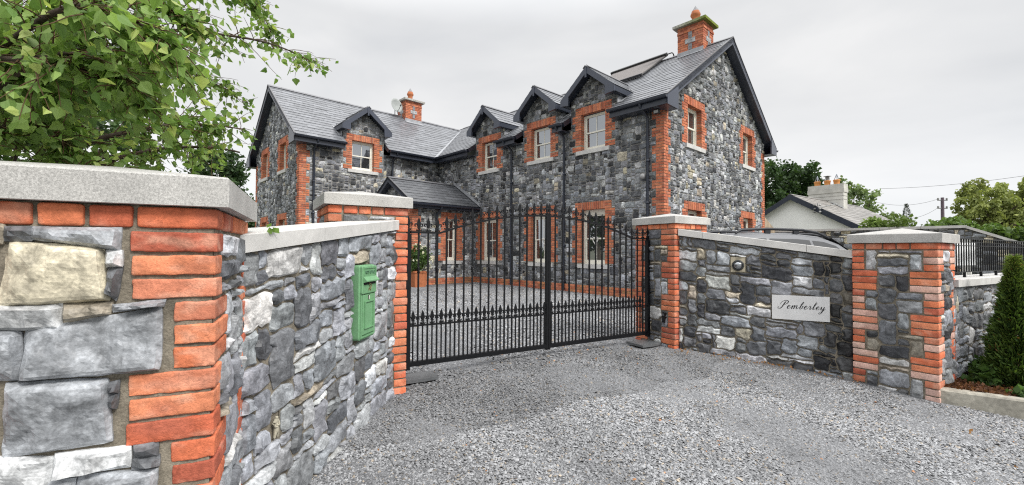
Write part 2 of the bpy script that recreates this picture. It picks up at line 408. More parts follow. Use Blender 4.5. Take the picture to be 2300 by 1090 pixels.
# ------------------------------------------------------------------ ground
def sheet(name, xs, ys, dz, m, kind='structure', keep=None):
    X, Y = np.meshgrid(xs, ys); Z = gz(X, Y)+dz
    k, l = X.shape; idx = np.arange(k*l).reshape(k, l)
    F = np.stack([idx[:-1, :-1], idx[:-1, 1:], idx[1:, 1:], idx[1:, :-1]], -1).reshape(-1, 4)
    mb = MB(); mb.add(np.stack([X, Y, Z], -1), F, (.2, .2, .2), 0, True)
    o = mb.build(name, None, [m]); o['kind'] = kind; return o
M['earth'] = mat('grass_and_earth', (.15, .155, .115), .95, .1, layers=[('noise', 2, 5, .6, 1.5), ('noise', 30, 4, .7, 1.3)], bumps=[('noise', 25, 5, .8, .03)])
M['bed'] = mat('gravel_bed', (.245, .25, .26), .9, .2, layers=[('noise', .8, 4, .78, 1.2), ('noise', 3.5, 4, .8, 1.2), ('voronoi', 62, 0, 1.2, .6), ('noise', 150, 2, .8, 1.25)],
               bumps=[('voronoi', 62, 0, .9, .012), ('noise', 110, 3, .7, .01)])
gx = np.r_[-600, -200, -60, -25, np.arange(-14, 18.01, .5), 30, 60, 200, 900]; gy = np.r_[-60, -15, np.arange(-4, 24.01, .5), 35, 70, 200, 600, 1500]
sheet('ground', gx, gy, -.03, M['earth'])
sheet('gravel_drive', np.arange(-6.4, 10.1, .16), np.arange(-3, 17, .16), .0, M['bed'])

def inside_poly(px, py, poly):
    r = np.zeros(px.shape, bool); n = len(poly)
    for i in range(n):
        x0, y0 = poly[i]; x1, y1 = poly[(i+1) % n]
        c = ((y0 > py) != (y1 > py)) & (px < (x1-x0)*(py-y0)/((y1-y0) if abs(y1-y0) > 1e-9 else 1e-9)+x0)
        r ^= c
    return r
def rocks(mb, P, R, rng, cols):
    """low angular chips: P centres, R radii"""
    n = len(P)
    base = np.array([[1, 0, 0], [.3, .95, .1], [-.8, .6, 0], [-.8, -.6, .05], [.3, -.95, 0], [.15, .1, .75], [-.3, -.2, .62], [.45, -.3, .6]])
    V = base[None]*rng.uniform(.68, 1.25, (n, 8, 3)); V[:, :, 0] *= rng.uniform(.9, 1.6, n)[:, None]; V[:, :, 2] *= rng.uniform(.5, 1.0, n)[:, None]
    th = rng.uniform(0, 6.283, n); tl = rng.normal(0, .28, (n, 2)); c, s = np.cos(th)[:, None], np.sin(th)[:, None]
    X = V[..., 0]*c - V[..., 1]*s; Y = V[..., 0]*s + V[..., 1]*c; Z = V[..., 2] + X*tl[:, :1] + Y*tl[:, 1:]
    V = np.stack([X, Y, Z], -1)*R[:, None, None] + P[:, None, :]
    F0 = np.array([[0, 1, 5], [1, 2, 5], [2, 6, 5], [2, 3, 6], [3, 4, 6], [4, 7, 6], [4, 0, 7], [0, 5, 7], [5, 6, 7]])
    F = (F0[None] + (np.arange(n)*8)[:, None, None]).reshape(-1, 3)
    mb.add(V.reshape(-1, 3), F, np.repeat(cols, 8, 0))
def gravel():
    rng = np.random.default_rng(5); mb = MB()
    front = [(-.99, 4.15), (-1.11, 3.95), (-1.3, 2.0), (-1.0, .9), (4.6, .9), (7.4, 2.0), (6.0, 3.2), (4.62, 4.32), (4.3, 4.4), (3.9, 4.93), (2.2, 5.8), (2.05, 6.1)]
    yard = [(-.9, 4.15), (-2.4, 5.5), (-4.6, 9.5), (-2.2, 13.6), (-1.45, 16.6), (-.75, 16.0), (3.8, 10.9), (6.5, 13.4), (8, 9), (4.6, 6.2), (2.0, 6.15)]
    for poly, dens, r0, r1, cap in ((front, 8200, .0045, .0112, 135000), (yard, 1700, .008, .017, 90000)):
        q = np.array(poly); x0, y0 = q.min(0); x1, y1 = q.max(0); n = min(int((x1-x0)*(y1-y0)*dens), 330000)
        x = rng.uniform(x0, x1, n); y = rng.uniform(y0, y1, n)
        k = inside_poly(x, y, poly) & (np.abs(x) < 1.25*y+.3) & (y > 2.1)
        x, y = x[k][:cap], y[k][:cap]; n = len(x)
        r = rng.uniform(r0, r1, n)*np.where(rng.random(n) < .05, 1.5, 1)
        wp = fbm(x*1.3+7, y*1.3, 31, 3)
        z = gz(x, y) + r*(rng.uniform(.05, .55, n)-np.clip((wp-.50)*7, 0, .62))
        g = rng.uniform(.18, .37, n)*np.where(rng.random(n) < .12, .5, 1.0)
        worn = .78+.5*fbm(x*.8, y*.8, 21, 3)
        # darker, freshly raked chippings at the threshold
        d = (x-GMID[0])*GN[0]+(y-GMID[1])*GN[1]
        sg_ = (x-GMID[0])*GD[0]+(y-GMID[1])*GD[1]+.25*(fbm(x*.6, y*.6, 51, 2)-.5)+.12*d
        trk = np.exp(-(np.abs(np.abs(sg_-.05)-.78)/.20)**2)*np.clip(fbm(x*1.1, y*1.1, 53, 3)*2-.5, 0, 1)
        g = g*worn*(1-.24*trk)*np.where((d > -.1) & (d < 1.0+.5*vn(x*1.3, y*1.3, 4)), .70, 1.0)
        c = np.stack([g*.985, g*1.0, g*1.03], 1)
        warm = rng.random(n) < .05; c[warm] = c[warm]*np.array([1.2, 1.02, .8])
        rust = rng.random(n) < .0012; c[rust] = np.array([.42, .20, .09])
        rocks(mb, np.stack([x, y, z], 1), r, rng, c)
    o = mb.build('gravel', None, [M['gravel']]); o['kind'] = 'stuff'
gravel()

# ------------------------------------------------------------------ pillars
def hitv(px, py, P, d):
    r = AX_R*(px-1150) + AX_U*(545-py) + AX_F*FPX
    n = (-d[1], d[0]); t = (n[0]*P[0]+n[1]*P[1])/(n[0]*r.x+n[1]*r.y)
    return (r.x*t-P[0])*d[0]+(r.y*t-P[1])*d[1], r.z*t+CZ
def pillar(label, near, dfront, w, ztop, nrow, front_wide_first, seed, hi=1, worn=0.0, presets=None, wts=W_NEAR, wsz=(.11, .38), hsz=(.065, .21), group='entrance gate pillars'):
    """square pillar: near = corner, dfront = direction of the front face away from it; the other face runs along its inner normal"""
    near = np.array(near); df = np.array(dfront, float); df /= np.linalg.norm(df)
    ds = np.array([-df[1], df[0]])
    if ds @ near < 0: ds = -ds
    zb = ztop - nrow*.075
    c4 = [near, near+df*w, near+df*w+ds*w, near+ds*w]
    ctr = near + (df+ds)*w/2; loc = (ctr[0], ctr[1], zb)
    root = thing('entrance_pillar', label, 'pillar', loc, group)
    rng = np.random.default_rng(seed)
    br, stn, mo = MB(), MB(), MB()
    # corner bricks
    for ci in range(4):
        p = c4[ci]; e1 = (c4[(ci+1) % 4]-p)/w; e2 = (c4[(ci+3) % 4]-p)/w
        fr = Fr(p, e1, e2)
        for k in range(1, nrow+1):
            blk = (k-1)//3; wide = (blk % 2 == 0) == front_wide_first
            # e1 of corners 0 and 2 lies in a front face
            along = wide if ci in (0, 2) else not wide
            L1, L2 = (.211, .101) if along else (.101, .211)
            z1 = ztop-k*.075-.007; z0 = z1-.0625
            o = .012+rng.normal(0, .0022); o2 = .012+rng.normal(0, .0022)
            vis = hi if ci in (0, 1, 3) else 1
            rbox(br, fr, -o, L1+rng.normal(0, .003), -o2, L2+rng.normal(0, .003), z0+rng.normal(0, .0012), z1+rng.normal(0, .0012), .005, 12*vis if hi > 1 else 6, bcol(rng, worn=worn), rng, .0042 if hi > 1 else .003)
    # the full course under the cap
    for ci in range(4):
        p = c4[ci]; e1 = (c4[(ci+1) % 4]-p)/w; nrm = -(c4[(ci+3) % 4]-p)/w; fr = Fr(p, e1, nrm)
        x = -.012; z1 = ztop-.003; i = ci % 2
        while x < w-.12:
            L = .213 if (i in (0, 3)) else .103; i = (i+1) % 4
            if x+L > w-.13: L = w-.105-x-.01
            if L > .03: rbox(br, fr, x, x+L, -.1, .014, z1-.066, z1, .009, 8 if hi > 1 else 4, bcol(rng, worn=worn*.4), rng, .0025)
            x += L+.011
        mo.add(fr(np.array([0, w, w, 0]), np.full(4, .001), np.array([zb-.1, zb-.1, ztop, ztop])), [[0, 1, 2, 3]], MORT)
    # rubble panels
    for ci in range(4):
        p = c4[ci]; e1 = (c4[(ci+1) % 4]-p)/w; nrm = -(c4[(ci+3) % 4]-p)/w; fr = Fr(p, e1, nrm)
        front = ci in (0, 2)
        def allowed(S, Z):
            k = np.floor((ztop-.075-Z)/.225).astype(int); wide = ((k % 2 == 0) == front_wide_first)
            al = wide if front else ~wide
            q = np.where(al, .218, .108)
            return (S > q) & (S < w-q) & (Z < ztop-.075)
        fz = [ztop-.075-.225*k for k in range(0, 9)]; fs = [.108, .218, w-.218, w-.108]
        seen = ci in (0, 3)
        if presets and ci == 0:
            for quad, key in presets:
                pts = np.array([hitv(a, b, p, e1) for a, b in quad])   # corners: top-left, top-right, bottom-right, bottom-left
                nu = int(max(4, np.ptp(pts[:, 0])/.011)); nv = int(max(3, np.ptp(pts[:, 1])/.011))
                u = np.linspace(0, 1, nu+1)[None, :, None]; v = np.linspace(0, 1, nv+1)[:, None, None]
                B = (pts[0]*(1-u)+pts[1]*u)*(1-v) + (pts[3]*(1-u)+pts[2]*u)*v
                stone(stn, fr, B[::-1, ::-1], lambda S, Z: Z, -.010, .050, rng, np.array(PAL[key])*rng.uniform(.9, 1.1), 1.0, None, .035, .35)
            allw = lambda S, Z: allowed(S, Z) & (Z < .50)
            rubble(stn, MB(), fr, 0, w, zb-.1, ztop, .055, allw, seed+ci, (.12, .36), (.07, .2), wts, 2, .03, .016, .3, fs, fz)
            mo.add(fr(np.array([0, w, w, 0]), np.full(4, .003), np.array([zb, zb, ztop-.07, ztop-.07])), [[0, 1, 2, 3]], MORT)
            continue
        rubble(stn, mo, fr, 0, w, zb-.1, ztop-.0, .055, allowed, seed+ci, wsz, hsz, wts, (4 if hi > 1 else 3) if seen else 1, .032, .014, .24, fs, fz)
    stn.build('stonework', root, [M['stone'], M['mortar']])
    br.build('brick_quoins', root, [M['brick']])
    mo.build('mortar_core', root, [M['mortar'], M['mortar']])
    cap = bmesh.new(); bmb = MB()
    fr = Fr(near, df, ds); ov = .048; a, b = -ov, w+ov
    zc0, zc1, zc2 = ztop+.002, ztop+.100, ztop+.172
    S = [a, b, b, a]; T = [a, a, b, b]; ch = .006
    V = np.r_[fr(S, T, [zc0]*4), fr(S, T, [zc1-ch]*4), fr([a+ch, b-ch, b-ch, a+ch], [a+ch, a+ch, b-ch, b-ch], [zc1]*4), fr([w/2], [w/2], [zc2])]
    F = [[0, 1, 2, 3]] + [[i, (i+1) % 4, 4+(i+1) % 4, 4+i] for i in range(4)] + [[4+i, 4+(i+1) % 4, 8+(i+1) % 4, 8+i] for i in range(4)] + [[8+i, 8+(i+1) % 4, 12] for i in range(4)]
    bmb.add(V, F); bmb.build('cap', root, [M['granite']])
    cap.free()
    return c4
PRE = [(((20, 512), (75, 512), (75, 538), (20, 538)), 'dark'), (((80, 513), (275, 515), (270, 560), (80, 535)), 'mid'), (((30, 545), (235, 562), (245, 670), (8, 685)), 'buff'),
       (((247, 565), (275, 565), (275, 595), (245, 598)), 'light'), (((247, 602), (278, 600), (262, 672), (245, 655)), 'dark'), (((-60, 690), (142, 685), (142, 735), (-60, 742)), 'light'),
       (((150, 685), (255, 680), (252, 702), (150, 722)), 'brown'), (((262, 686), (372, 674), (366, 686), (265, 697)), 'mid'), (((-60, 750), (52, 747), (50, 850), (-60, 850)), 'mid'),
       (((66, 742), (366, 690), (360, 828), (54, 850)), 'mid'), (((20, 862), (245, 850), (255, 985), (15, 1022)), 'mid'), (((252, 860), (268, 855), (266, 880), (252, 880)), 'dark'),
       (((252, 886), (268, 884), (263, 915), (252, 915)), 'dark'), (((-60, 1030), (120, 1028), (122, 1082), (-60, 1092)), 'light'), (((130, 1020), (295, 1003), (295, 1040), (128, 1068)), 'light'),
       (((305, 1000), (355, 990), (355, 1018), (305, 1025)), 'dark'), (((305, 1030), (355, 1022), (355, 1042), (305, 1047)), 'dark'), (((180, 1068), (355, 1052), (350, 1120), (180, 1130)), 'mid'),
       (((-60, 1098), (170, 1075), (170, 1130), (-60, 1150)), 'mid'), (((-60, 500), (12, 506), (10, 545), (-60, 545)), 'brown')]
A25 = math.radians(25)
pillar('large rubble and red brick pillar nearest the viewer, left of the green letter box', (-.997, 1.45), (-math.cos(A25), -math.sin(A25)), .745, CZ+.135, 22, True, 11, 2, .0, PRE)
pillar('brick edged gate pillar behind the far end of the letter box wall, left of the gate', (-.99, 4.05), -GD, .67, CZ+.387, 23, False, 23, 1, .0)
pillar('brick edged gate pillar carrying the gate hinges, between gate and name plaque wall', (2.20, 5.87), GD, .67, CZ+.387, 22, False, 37, 1, .03, wts=W_RIGHT)
A35 = math.radians(35)
pillar('pillar with whitened bricks and pyramid cap at the far right by the conifer', (4.35, 4.44), (-math.sin(A35), math.cos(A35)), .70, CZ+.112, 22, False, 41, 1, .24, wts=W_RIGHT, wsz=(.14, .42), hsz=(.07, .24))

# ------------------------------------------------------------------ splayed wing walls
def wing(label, A, B, topA, topB, toward, seed, wts, joints, holes, cell=.055, wsz=(.10, .36), hsz=(.06, .23), sub=3, stain=None):
    A, B = np.array(A), np.array(B); L = np.linalg.norm(B-A); d = (B-A)/L; n = np.array([-d[1], d[0]])
    if n @ np.array(toward) < 0: n = -n
    fr = Fr(A, d, n); H = 1.5
    lo = lambda s: gz(fr(s, 0, 0)[..., 0], fr(s, 0, 0)[..., 1]) - .06
    hi = lambda s: topA + (topB-topA)*np.asarray(s)/L - .088
    zm = lambda S, Z: lo(S) + Z/H*(hi(S)-lo(S))
    mid = (A+B)/2; root = thing('garden_wall', label, 'wall', (mid[0], mid[1], float(gz(*mid))))
    stn, mo = MB(), MB()
    def allowed(S, Z):
        ok = np.ones(S.shape, bool); zz = zm(S, Z)
        for (a0, a1, b0, b1) in holes: ok &= ~((S > a0) & (S < a1) & (zz > b0) & (zz < b1))
        return ok
    fs = [x for h in holes for x in h[:2]]
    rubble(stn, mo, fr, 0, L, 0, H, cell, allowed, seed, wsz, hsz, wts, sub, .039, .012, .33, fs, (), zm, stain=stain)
    for (a0, a1, b0, b1) in holes:
        mo.add(fr([a0-.03, a1+.03, a1+.03, a0-.03], [-.005]*4, [b0-.03, b0-.03, b1+.03, b1+.03]), [[0, 1, 2, 3]], MORT, 1)
    stn.build('stonework', root, [M['stone'], M['mortar']])
    s_ = np.linspace(0, L, 9)
    zl, zh = lo(s_)-.2, hi(s_)
    for i in range(8):
        V = np.r_[fr([s_[i], s_[i+1], s_[i+1], s_[i]], [-.02]*4, [zl[i], zl[i+1], zh[i+1], zh[i]]), fr([s_[i], s_[i+1], s_[i+1], s_[i]], [-.30]*4, [zl[i], zl[i+1], zh[i+1], zh[i]])]
        mo.add(V, [[0, 1, 2, 3], [4, 7, 6, 5], [3, 2, 6, 7]], MORT)
    mo.build('mortar_core', root, [M['mortar'], M['mortar']])
    cp = MB()
    js = [0, *joints, L]
    for i, (a, b) in enumerate(zip(js[:-1], js[1:])):
        a, b = a+.002*(i > 0), b-.002*(i < len(js)-2); t0, t1 = -.34, .052; q = .005
        za, zb_ = topA+(topB-topA)*a/L, topA+(topB-topA)*b/L
        V = [fr(s, t, z) for s, z in ((a, za), (b, zb_)) for t, z in ((t0, z-.088), (t1, z-.088), (t1, z-q), (t1-q, z), (t0, z))]
        cp.add(np.array(V), [[0, 1, 2, 3, 4], [9, 8, 7, 6, 5]] + [[i, (i+1) % 5, 5+(i+1) % 5, 5+i] for i in range(5)])
    cp.build('coping', root, [M['granite_pale']])
    return fr, L
LA, LB = np.array([-1.09, 3.99]), np.array([-1.30, 1.95])
RA, RB = np.array([2.27, 5.915]), np.array([3.99, 5.06])
dl = (LB-LA)/np.linalg.norm(LB-LA); dr = (RB-RA)/np.linalg.norm(RB-RA)
nl = np.array([-dl[1], dl[0]]); nl = nl if nl[0] > 0 else -nl
bx = [hitv(a, b, LA+nl*.06, dl) for a, b in ((808, 597), (844, 593), (839, 756), (806, 764))]
BS0, BS1 = (bx[1][0]+bx[2][0])/2, (bx[0][0]+bx[3][0])/2; BZ0, BZ1 = (bx[2][1]+bx[3][1])/2, (bx[0][1]+bx[1][1])/2
pq = [hitv(a, b, RA, dr) for a, b in ((1733, 662), (1862, 667), (1863, 722), (1734, 716))]
QS0, QS1 = (pq[0][0]+pq[3][0])/2, (pq[1][0]+pq[2][0])/2; QZ0, QZ1 = (pq[2][1]+pq[3][1])/2, (pq[0][1]+pq[1][1])/2
iq = [hitv(a, b, RA, dr) for a, b in ((1641, 577), (1674, 578), (1674, 612), (1641, 610))]
IS0, IS1, IZ0, IZ1 = iq[0][0], iq[1][0], iq[2][1], iq[0][1]
ch = hitv(614, 955, LA, dl)
frL, LL = wing('stone wall with the green letter box, sloping granite coping, left of the gate', LA, LB, 1.575, 1.362, (1, 0), 118, W_NEAR, (.42, 1.28),
               [(BS0-.012, BS1+.012, BZ0-.012, BZ1+.012), (ch[0]-.045, ch[0]+.045, ch[1]-.075, ch[1]+.075)], .055, (.11, .36), (.07, .25))
frR, LR = wing('dark stone wall carrying the carved name plaque, right of the gate', RA, RB, 1.612, 1.325, (-.5, -.9), 77, W_RIGHT, (.30, 1.45),
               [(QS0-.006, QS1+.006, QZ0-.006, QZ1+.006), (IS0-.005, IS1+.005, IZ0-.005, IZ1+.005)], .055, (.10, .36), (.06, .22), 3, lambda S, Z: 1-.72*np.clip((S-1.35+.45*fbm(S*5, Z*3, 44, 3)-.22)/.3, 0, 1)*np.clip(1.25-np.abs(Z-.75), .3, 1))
print('letter box', BS0, BS1, BZ0, BZ1, 'plaque', QS0, QS1, QZ0, QZ1)

# ------------------------------------------------------------------ letter box, plaque, lamp, carved figure
def text_mesh(txt, size):
    cu = bpy.data.curves.new('t', 'FONT'); cu.body = txt; cu.size = size; cu.align_x = 'CENTER'; cu.resolution_u = 3
    o = bpy.data.objects.new('t', cu); COL.objects.link(o)
    bpy.context.view_layer.update()
    me = bpy.data.meshes.new_from_object(o.evaluated_get(bpy.context.evaluated_depsgraph_get()))
    V = np.array([v.co[:] for v in me.vertices]); F = [list(p.vertices) for p in me.polygons]
    bpy.data.objects.remove(o); bpy.data.meshes.remove(me); bpy.data.curves.remove(cu)
    return V, F
def relief_text(mb, fr, txt, size, sc, zc, t0, t1, flip, col, wide=1.0):
    V, F = text_mesh(txt, size); s = sc + (-1 if flip else 1)*V[:, 0]*wide; z = zc+V[:, 1]; n = len(V)
    mb.add(np.r_[fr(s, np.full(n, t1), z), fr(s, np.full(n, t0), z)], F, col)
    from collections import Counter
    ed = Counter(tuple(sorted((f[i], f[(i+1) % len(f)]))) for f in F for i in range(len(f)))
    mb.add(np.r_[fr(s, np.full(n, t1), z), fr(s, np.full(n, t0), z)], [[a, b, b+n, a+n] for (a, b), c in ed.items() if c == 1], col)
def rplate(mb, fr, s0, s1, z0, z1, t0, t1, r, col, bev=.006):
    """plate with rounded corners and a bevelled front edge"""
    pts = []
    for cx, cz, a0 in ((s1-r, z1-r, 0), (s0+r, z1-r, 90), (s0+r, z0+r, 180), (s1-r, z0+r, 270)):
        for k in range(5):
            a = math.radians(a0+k*22.5); pts.append((cx, cz, math.cos(a), math.sin(a)))
    P = np.array(pts); n = len(P)
    def ring(rr, t): return fr(P[:, 0]+P[:, 2]*rr, np.full(n, t), P[:, 1]+P[:, 3]*rr)
    V = np.r_[ring(r, t0), ring(r, t1-bev), ring(r-bev*.4, t1-bev*.3), ring(r-bev, t1)]
    F = [[k*n+i, k*n+(i+1) % n, (k+1)*n+(i+1) % n, (k+1)*n+i] for k in range(3) for i in range(n)] + [[3*n+i for i in range(n)]]
    mb.add(V, F, col)
M['boxpaint'] = mat('green_letter_box_paint', None, .55, .4, layers=[('noise', 20, 4, .86, 1.1), ('noise', 90, 3, .92, 1.08)], bumps=[('noise', 70, 4, .35, .003)])
GRN = (.165, .35, .18); GRN2 = (.13, .27, .16)
def letter_box():
    s0, s1, z0, z1 = BS0, BS1, BZ0, BZ1; w = s1-s0; h = z1-z0; c = (s0+s1)/2
    p = frL(c, 0, z0); root = thing('letter_box', 'pale green cast iron letter box set in the rubble wall', 'letter box', (p[0], p[1], z0))
    Z = lambda f: z0+h*f
    b = MB(); rplate(b, frL, s0, s1, z0, z1, -.05, .060, .022, GRN, .008)
    # raised rim
    for a0, a1, b0, b1 in ((s0+.012, s0+.03, Z(.03), Z(.97)), (s1-.03, s1-.012, Z(.03), Z(.97)), (s0+.03, s1-.03, Z(.945), Z(.97)), (s0+.03, s1-.03, Z(.03), Z(.05))):
        fbox(b, frL, a0, a1, .06, .068, b0, b1, GRN)
    rplate(b, frL, s0+.008, s1-.008, Z(.615), Z(.985), .058, .078, .01, GRN, .004)
    for a0, a1, b0, b1 in ((s0+.03, s1-.03, Z(.955), Z(.965)), (s0+.03, s0+.036, Z(.86), Z(.955)), (s1-.036, s1-.03, Z(.86), Z(.955))):
        fbox(b, frL, a0, a1, .078, .084, b0, b1, GRN)
    b.build('body', root, [M['boxpaint']])
    hd = MB()
    a, e = s0+.022, s1-.022
    P1 = [frL(a, .078, Z(.845)), frL(a, .106, Z(.795)), frL(a, .106, Z(.780)), frL(a, .078, Z(.765))]
    prism(hd, P1, frL(e, 0, 0)-frL(a, 0, 0), GRN); hd.build('hood', root, [M['boxpaint']])
    sl_ = MB(); fbox(sl_, frL, a+.012, e-.012, .074, .0795, Z(.735), Z(.768), (.006, .006, .006)); sl_.build('slot', root, [M['attr']])
    tx = MB(); relief_text(tx, frL, 'POST OFFICE', h*.058, c, Z(.885), .076, .084, True, GRN2, .92)
    tx.build('raised_lettering', root, [M['boxpaint']]); tx = MB()
    relief_text(tx, frL, 'P T', h*.062, c, Z(.645), .076, .083, True, (.22, .20, .10), .95)
    tx.build('raised_lettering', root, [M['boxpaint']]); tx = MB()
    # interlaced monogram above the two letters
    ring = [tuple(frL(c+.022*math.cos(t), .082, Z(.71)+.020*math.sin(t))) for t in np.linspace(.6, 5.7, 12)]
    tube(tx, ring, .0035, 5, (.24, .21, .11)); tube(tx, [tuple(frL(c+.012*k, .082, Z(.71)+z)) for k, z in ((1, .03), (.2, .0), (-.6, -.025))], .003, 5, (.24, .21, .11))
    tx.build('emblem', root, [M['boxpaint']])
    d = MB(); rplate(d, frL, s0+.036, s1-.036, Z(.07), Z(.60), .060, .072, .004, GRN, .003)
    for a0, a1, b0, b1 in ((s0+.055, s0+.068, Z(.16), Z(.50)), (s1-.068, s1-.055, Z(.16), Z(.50)), (s0+.055, s1-.055, Z(.50), Z(.515)), (s0+.055, s1-.055, Z(.145), Z(.16))):
        fbox(d, frL, a0, a1, .072, .082, b0, b1, GRN)
    dr_ = d.build('door', root, [M['boxpaint']])
    k = MB(); fbox(k, frL, c-.012, c+.012, .070, .0745, Z(.53), Z(.592), (.015, .015, .012))
    fbox(k, frL, c-.006, c+.006, .074, .077, Z(.535), Z(.585), (.6, .6, .55)); k.build('key_plate', dr_, [M['attr']])
letter_box()

def script_word():
    """copperplate strokes: per letter, advance and strokes of (x, y, half-width) control points; x-height 1"""
    th, tn = .125, .04
    L = {
     'P': (1.75, [[(1.05, 2.25, tn), (.9, 1.7, th), (.72, .9, th), (.5, .15, th*.9), (.1, -.1, tn), (-.3, .1, tn*1.6), (-.25, .42, tn*2.4)],
                  [(.05, 1.15, tn), (-.05, 1.6, tn), (.25, 2.1, tn*1.3), (.9, 2.42, tn*1.5), (1.55, 2.2, th*.8), (1.6, 1.65, th*.8), (1.2, 1.25, tn), (.85, 1.2, tn)]]),
     'e': (.95, [[(.0, .35, tn), (.4, .55, tn), (.62, .82, tn*1.3), (.5, 1.02, tn*1.4), (.22, .85, th*.8), (.12, .4, th), (.3, .03, tn*1.5), (.65, .12, tn), (.95, .45, tn)]]),
     'm': (1.85, [[(.0, .6, tn), (.2, 1.0, tn*1.4), (.2, .5, th), (.2, .0, th)], [(.2, .35, tn), (.5, .95, tn), (.72, 1.0, th*.7), (.72, .5, th), (.72, .0, th)],
                  [(.72, .35, tn), (1.02, .95, tn), (1.26, 1.0, th*.7), (1.26, .45, th), (1.34, .05, tn*1.6), (1.6, .12, tn), (1.85, .45, tn)]]),
     'b': (1.0, [[(.0, .45, tn), (.35, 1.1, tn), (.55, 1.8, tn), (.42, 2.12, tn*1.4), (.25, 1.6, th*.8), (.2, .7, th), (.25, .1, th*.7), (.5, .02, tn), (.72, .4, th*.7), (.62, .9, tn*1.2), (.8, .85, tn), (1.0, .85, tn)]]),
     'r': (.85, [[(.0, .6, tn), (.2, 1.0, tn), (.24, 1.05, tn*2), (.45, .95, tn), (.5, .85, th*.6), (.46, .35, th), (.52, .05, tn*1.5), (.7, .15, tn), (.85, .42, tn)]]),
     'l': (.72, [[(.0, .42, tn), (.35, 1.1, tn), (.55, 1.85, tn), (.4, 2.12, tn*1.4), (.25, 1.6, th*.8), (.2, .6, th), (.28, .05, tn*1.8), (.5, .12, tn), (.72, .42, tn)]]),
     'y': (1.2, [[(.0, .6, tn), (.18, 1.0, tn*1.4), (.18, .45, th), (.3, .05, tn*1.8), (.6, .3, tn), (.8, 1.0, tn)],
                 [(.82, 1.0, tn*1.5), (.78, .3, th), (.72, -.5, th*.9), (.5, -1.05, tn*1.5), (.15, -1.0, tn*2), (.25, -.6, tn), (.8, -.2, tn), (1.2, .4, tn)]])}
    x = 0; out = []
    for chx in 'Pemberley':
        adv, strokes = L[chx]
        for st in strokes:
            q = np.array(st); n = 6*(len(q)-1)+1; t = np.linspace(0, len(q)-1, n); i = np.minimum(t.astype(int), len(q)-2); f = (t-i)[:, None]
            p0 = q[np.maximum(i-1, 0)]; p1 = q[i]; p2 = q[i+1]; p3 = q[np.minimum(i+2, len(q)-1)]
            c = .5*((2*p1)+(p2-p0)*f+(2*p0-5*p1+4*p2-p3)*f**2+(3*p1-p0-3*p2+p3)*f**3)
            c[:, 0] += x + c[:, 1]*.38; out.append(c)
        x += adv + .12
    return out, x
def plaque():
    s0, s1, z0, z1 = QS0, QS1, QZ0, QZ1; c = (s0+s1)/2; p = frR(c, 0, z0)
    root = thing('name_plaque', 'flat grey granite name plaque with black script lettering', 'plaque', (p[0], p[1], z0))
    b = MB(); fbox(b, frR, s0, s1, -.02, .030, z0, z1); b.build('slab', root, [M['plaque']])
    st, wd = script_word(); sc = (s1-s0)*.80/wd; x0 = s0+(s1-s0)*.125; y0 = z0+(z1-z0)*.455
    t = MB()
    for c in st:
        P = c[:, :2]; d = np.gradient(P, axis=0); d /= np.maximum(np.linalg.norm(d, axis=1, keepdims=True), 1e-6); nn = np.c_[-d[:, 1], d[:, 0]]
        hw = np.maximum(c[:, 2:3], .045)*1.0
        A = P+nn*hw; B = P-nn*hw; m = len(P)
        S = np.r_[A[:, 0], B[:, 0]]*sc+x0; Z = np.r_[A[:, 1], B[:, 1]]*sc+y0
        F = np.array([[i, i+1, m+i+1, m+i] for i in range(m-1)])
        t.add(frR(S, np.full(2*m, .0315), Z), F, (.006, .006, .008)); t.add(frR(S, np.full(2*m, .030), Z), F, (.006, .006, .008))
    t.build('lettering', root, [M['attr']])
plaque()
def wall_lamp():
    c = (IS0+IS1)/2; zc = (IZ0+IZ1)/2; p = frR(c, 0, IZ0)
    root = thing('wall_lamp', 'round dark bulkhead lamp on a square sandstone plate', 'lamp', (p[0], p[1], IZ0))
    b = MB(); fbox(b, frR, IS0, IS1, -.02, .022, IZ0, IZ1, (.46, .41, .31)); b.build('back_plate', root, [M['mortar']])
    cc = frR(c, .022, zc-.01); ax = (frR.n[0], frR.n[1], 0)
    r = MB(); lathe(r, cc, [(.068, 0), (.070, .02), (.062, .035), (.052, .040), (.050, .034)], 20, (.035, .037, .038), axis=ax); r.build('rim', root, [M['attr']])
    l = MB(); lathe(l, cc, [(.050, .03), (.048, .046), (.034, .060), (.018, .066), (.001, .068)], 16, (.03, .032, .034), axis=ax); l.build('lens', root, [M['glass']])
wall_lamp()
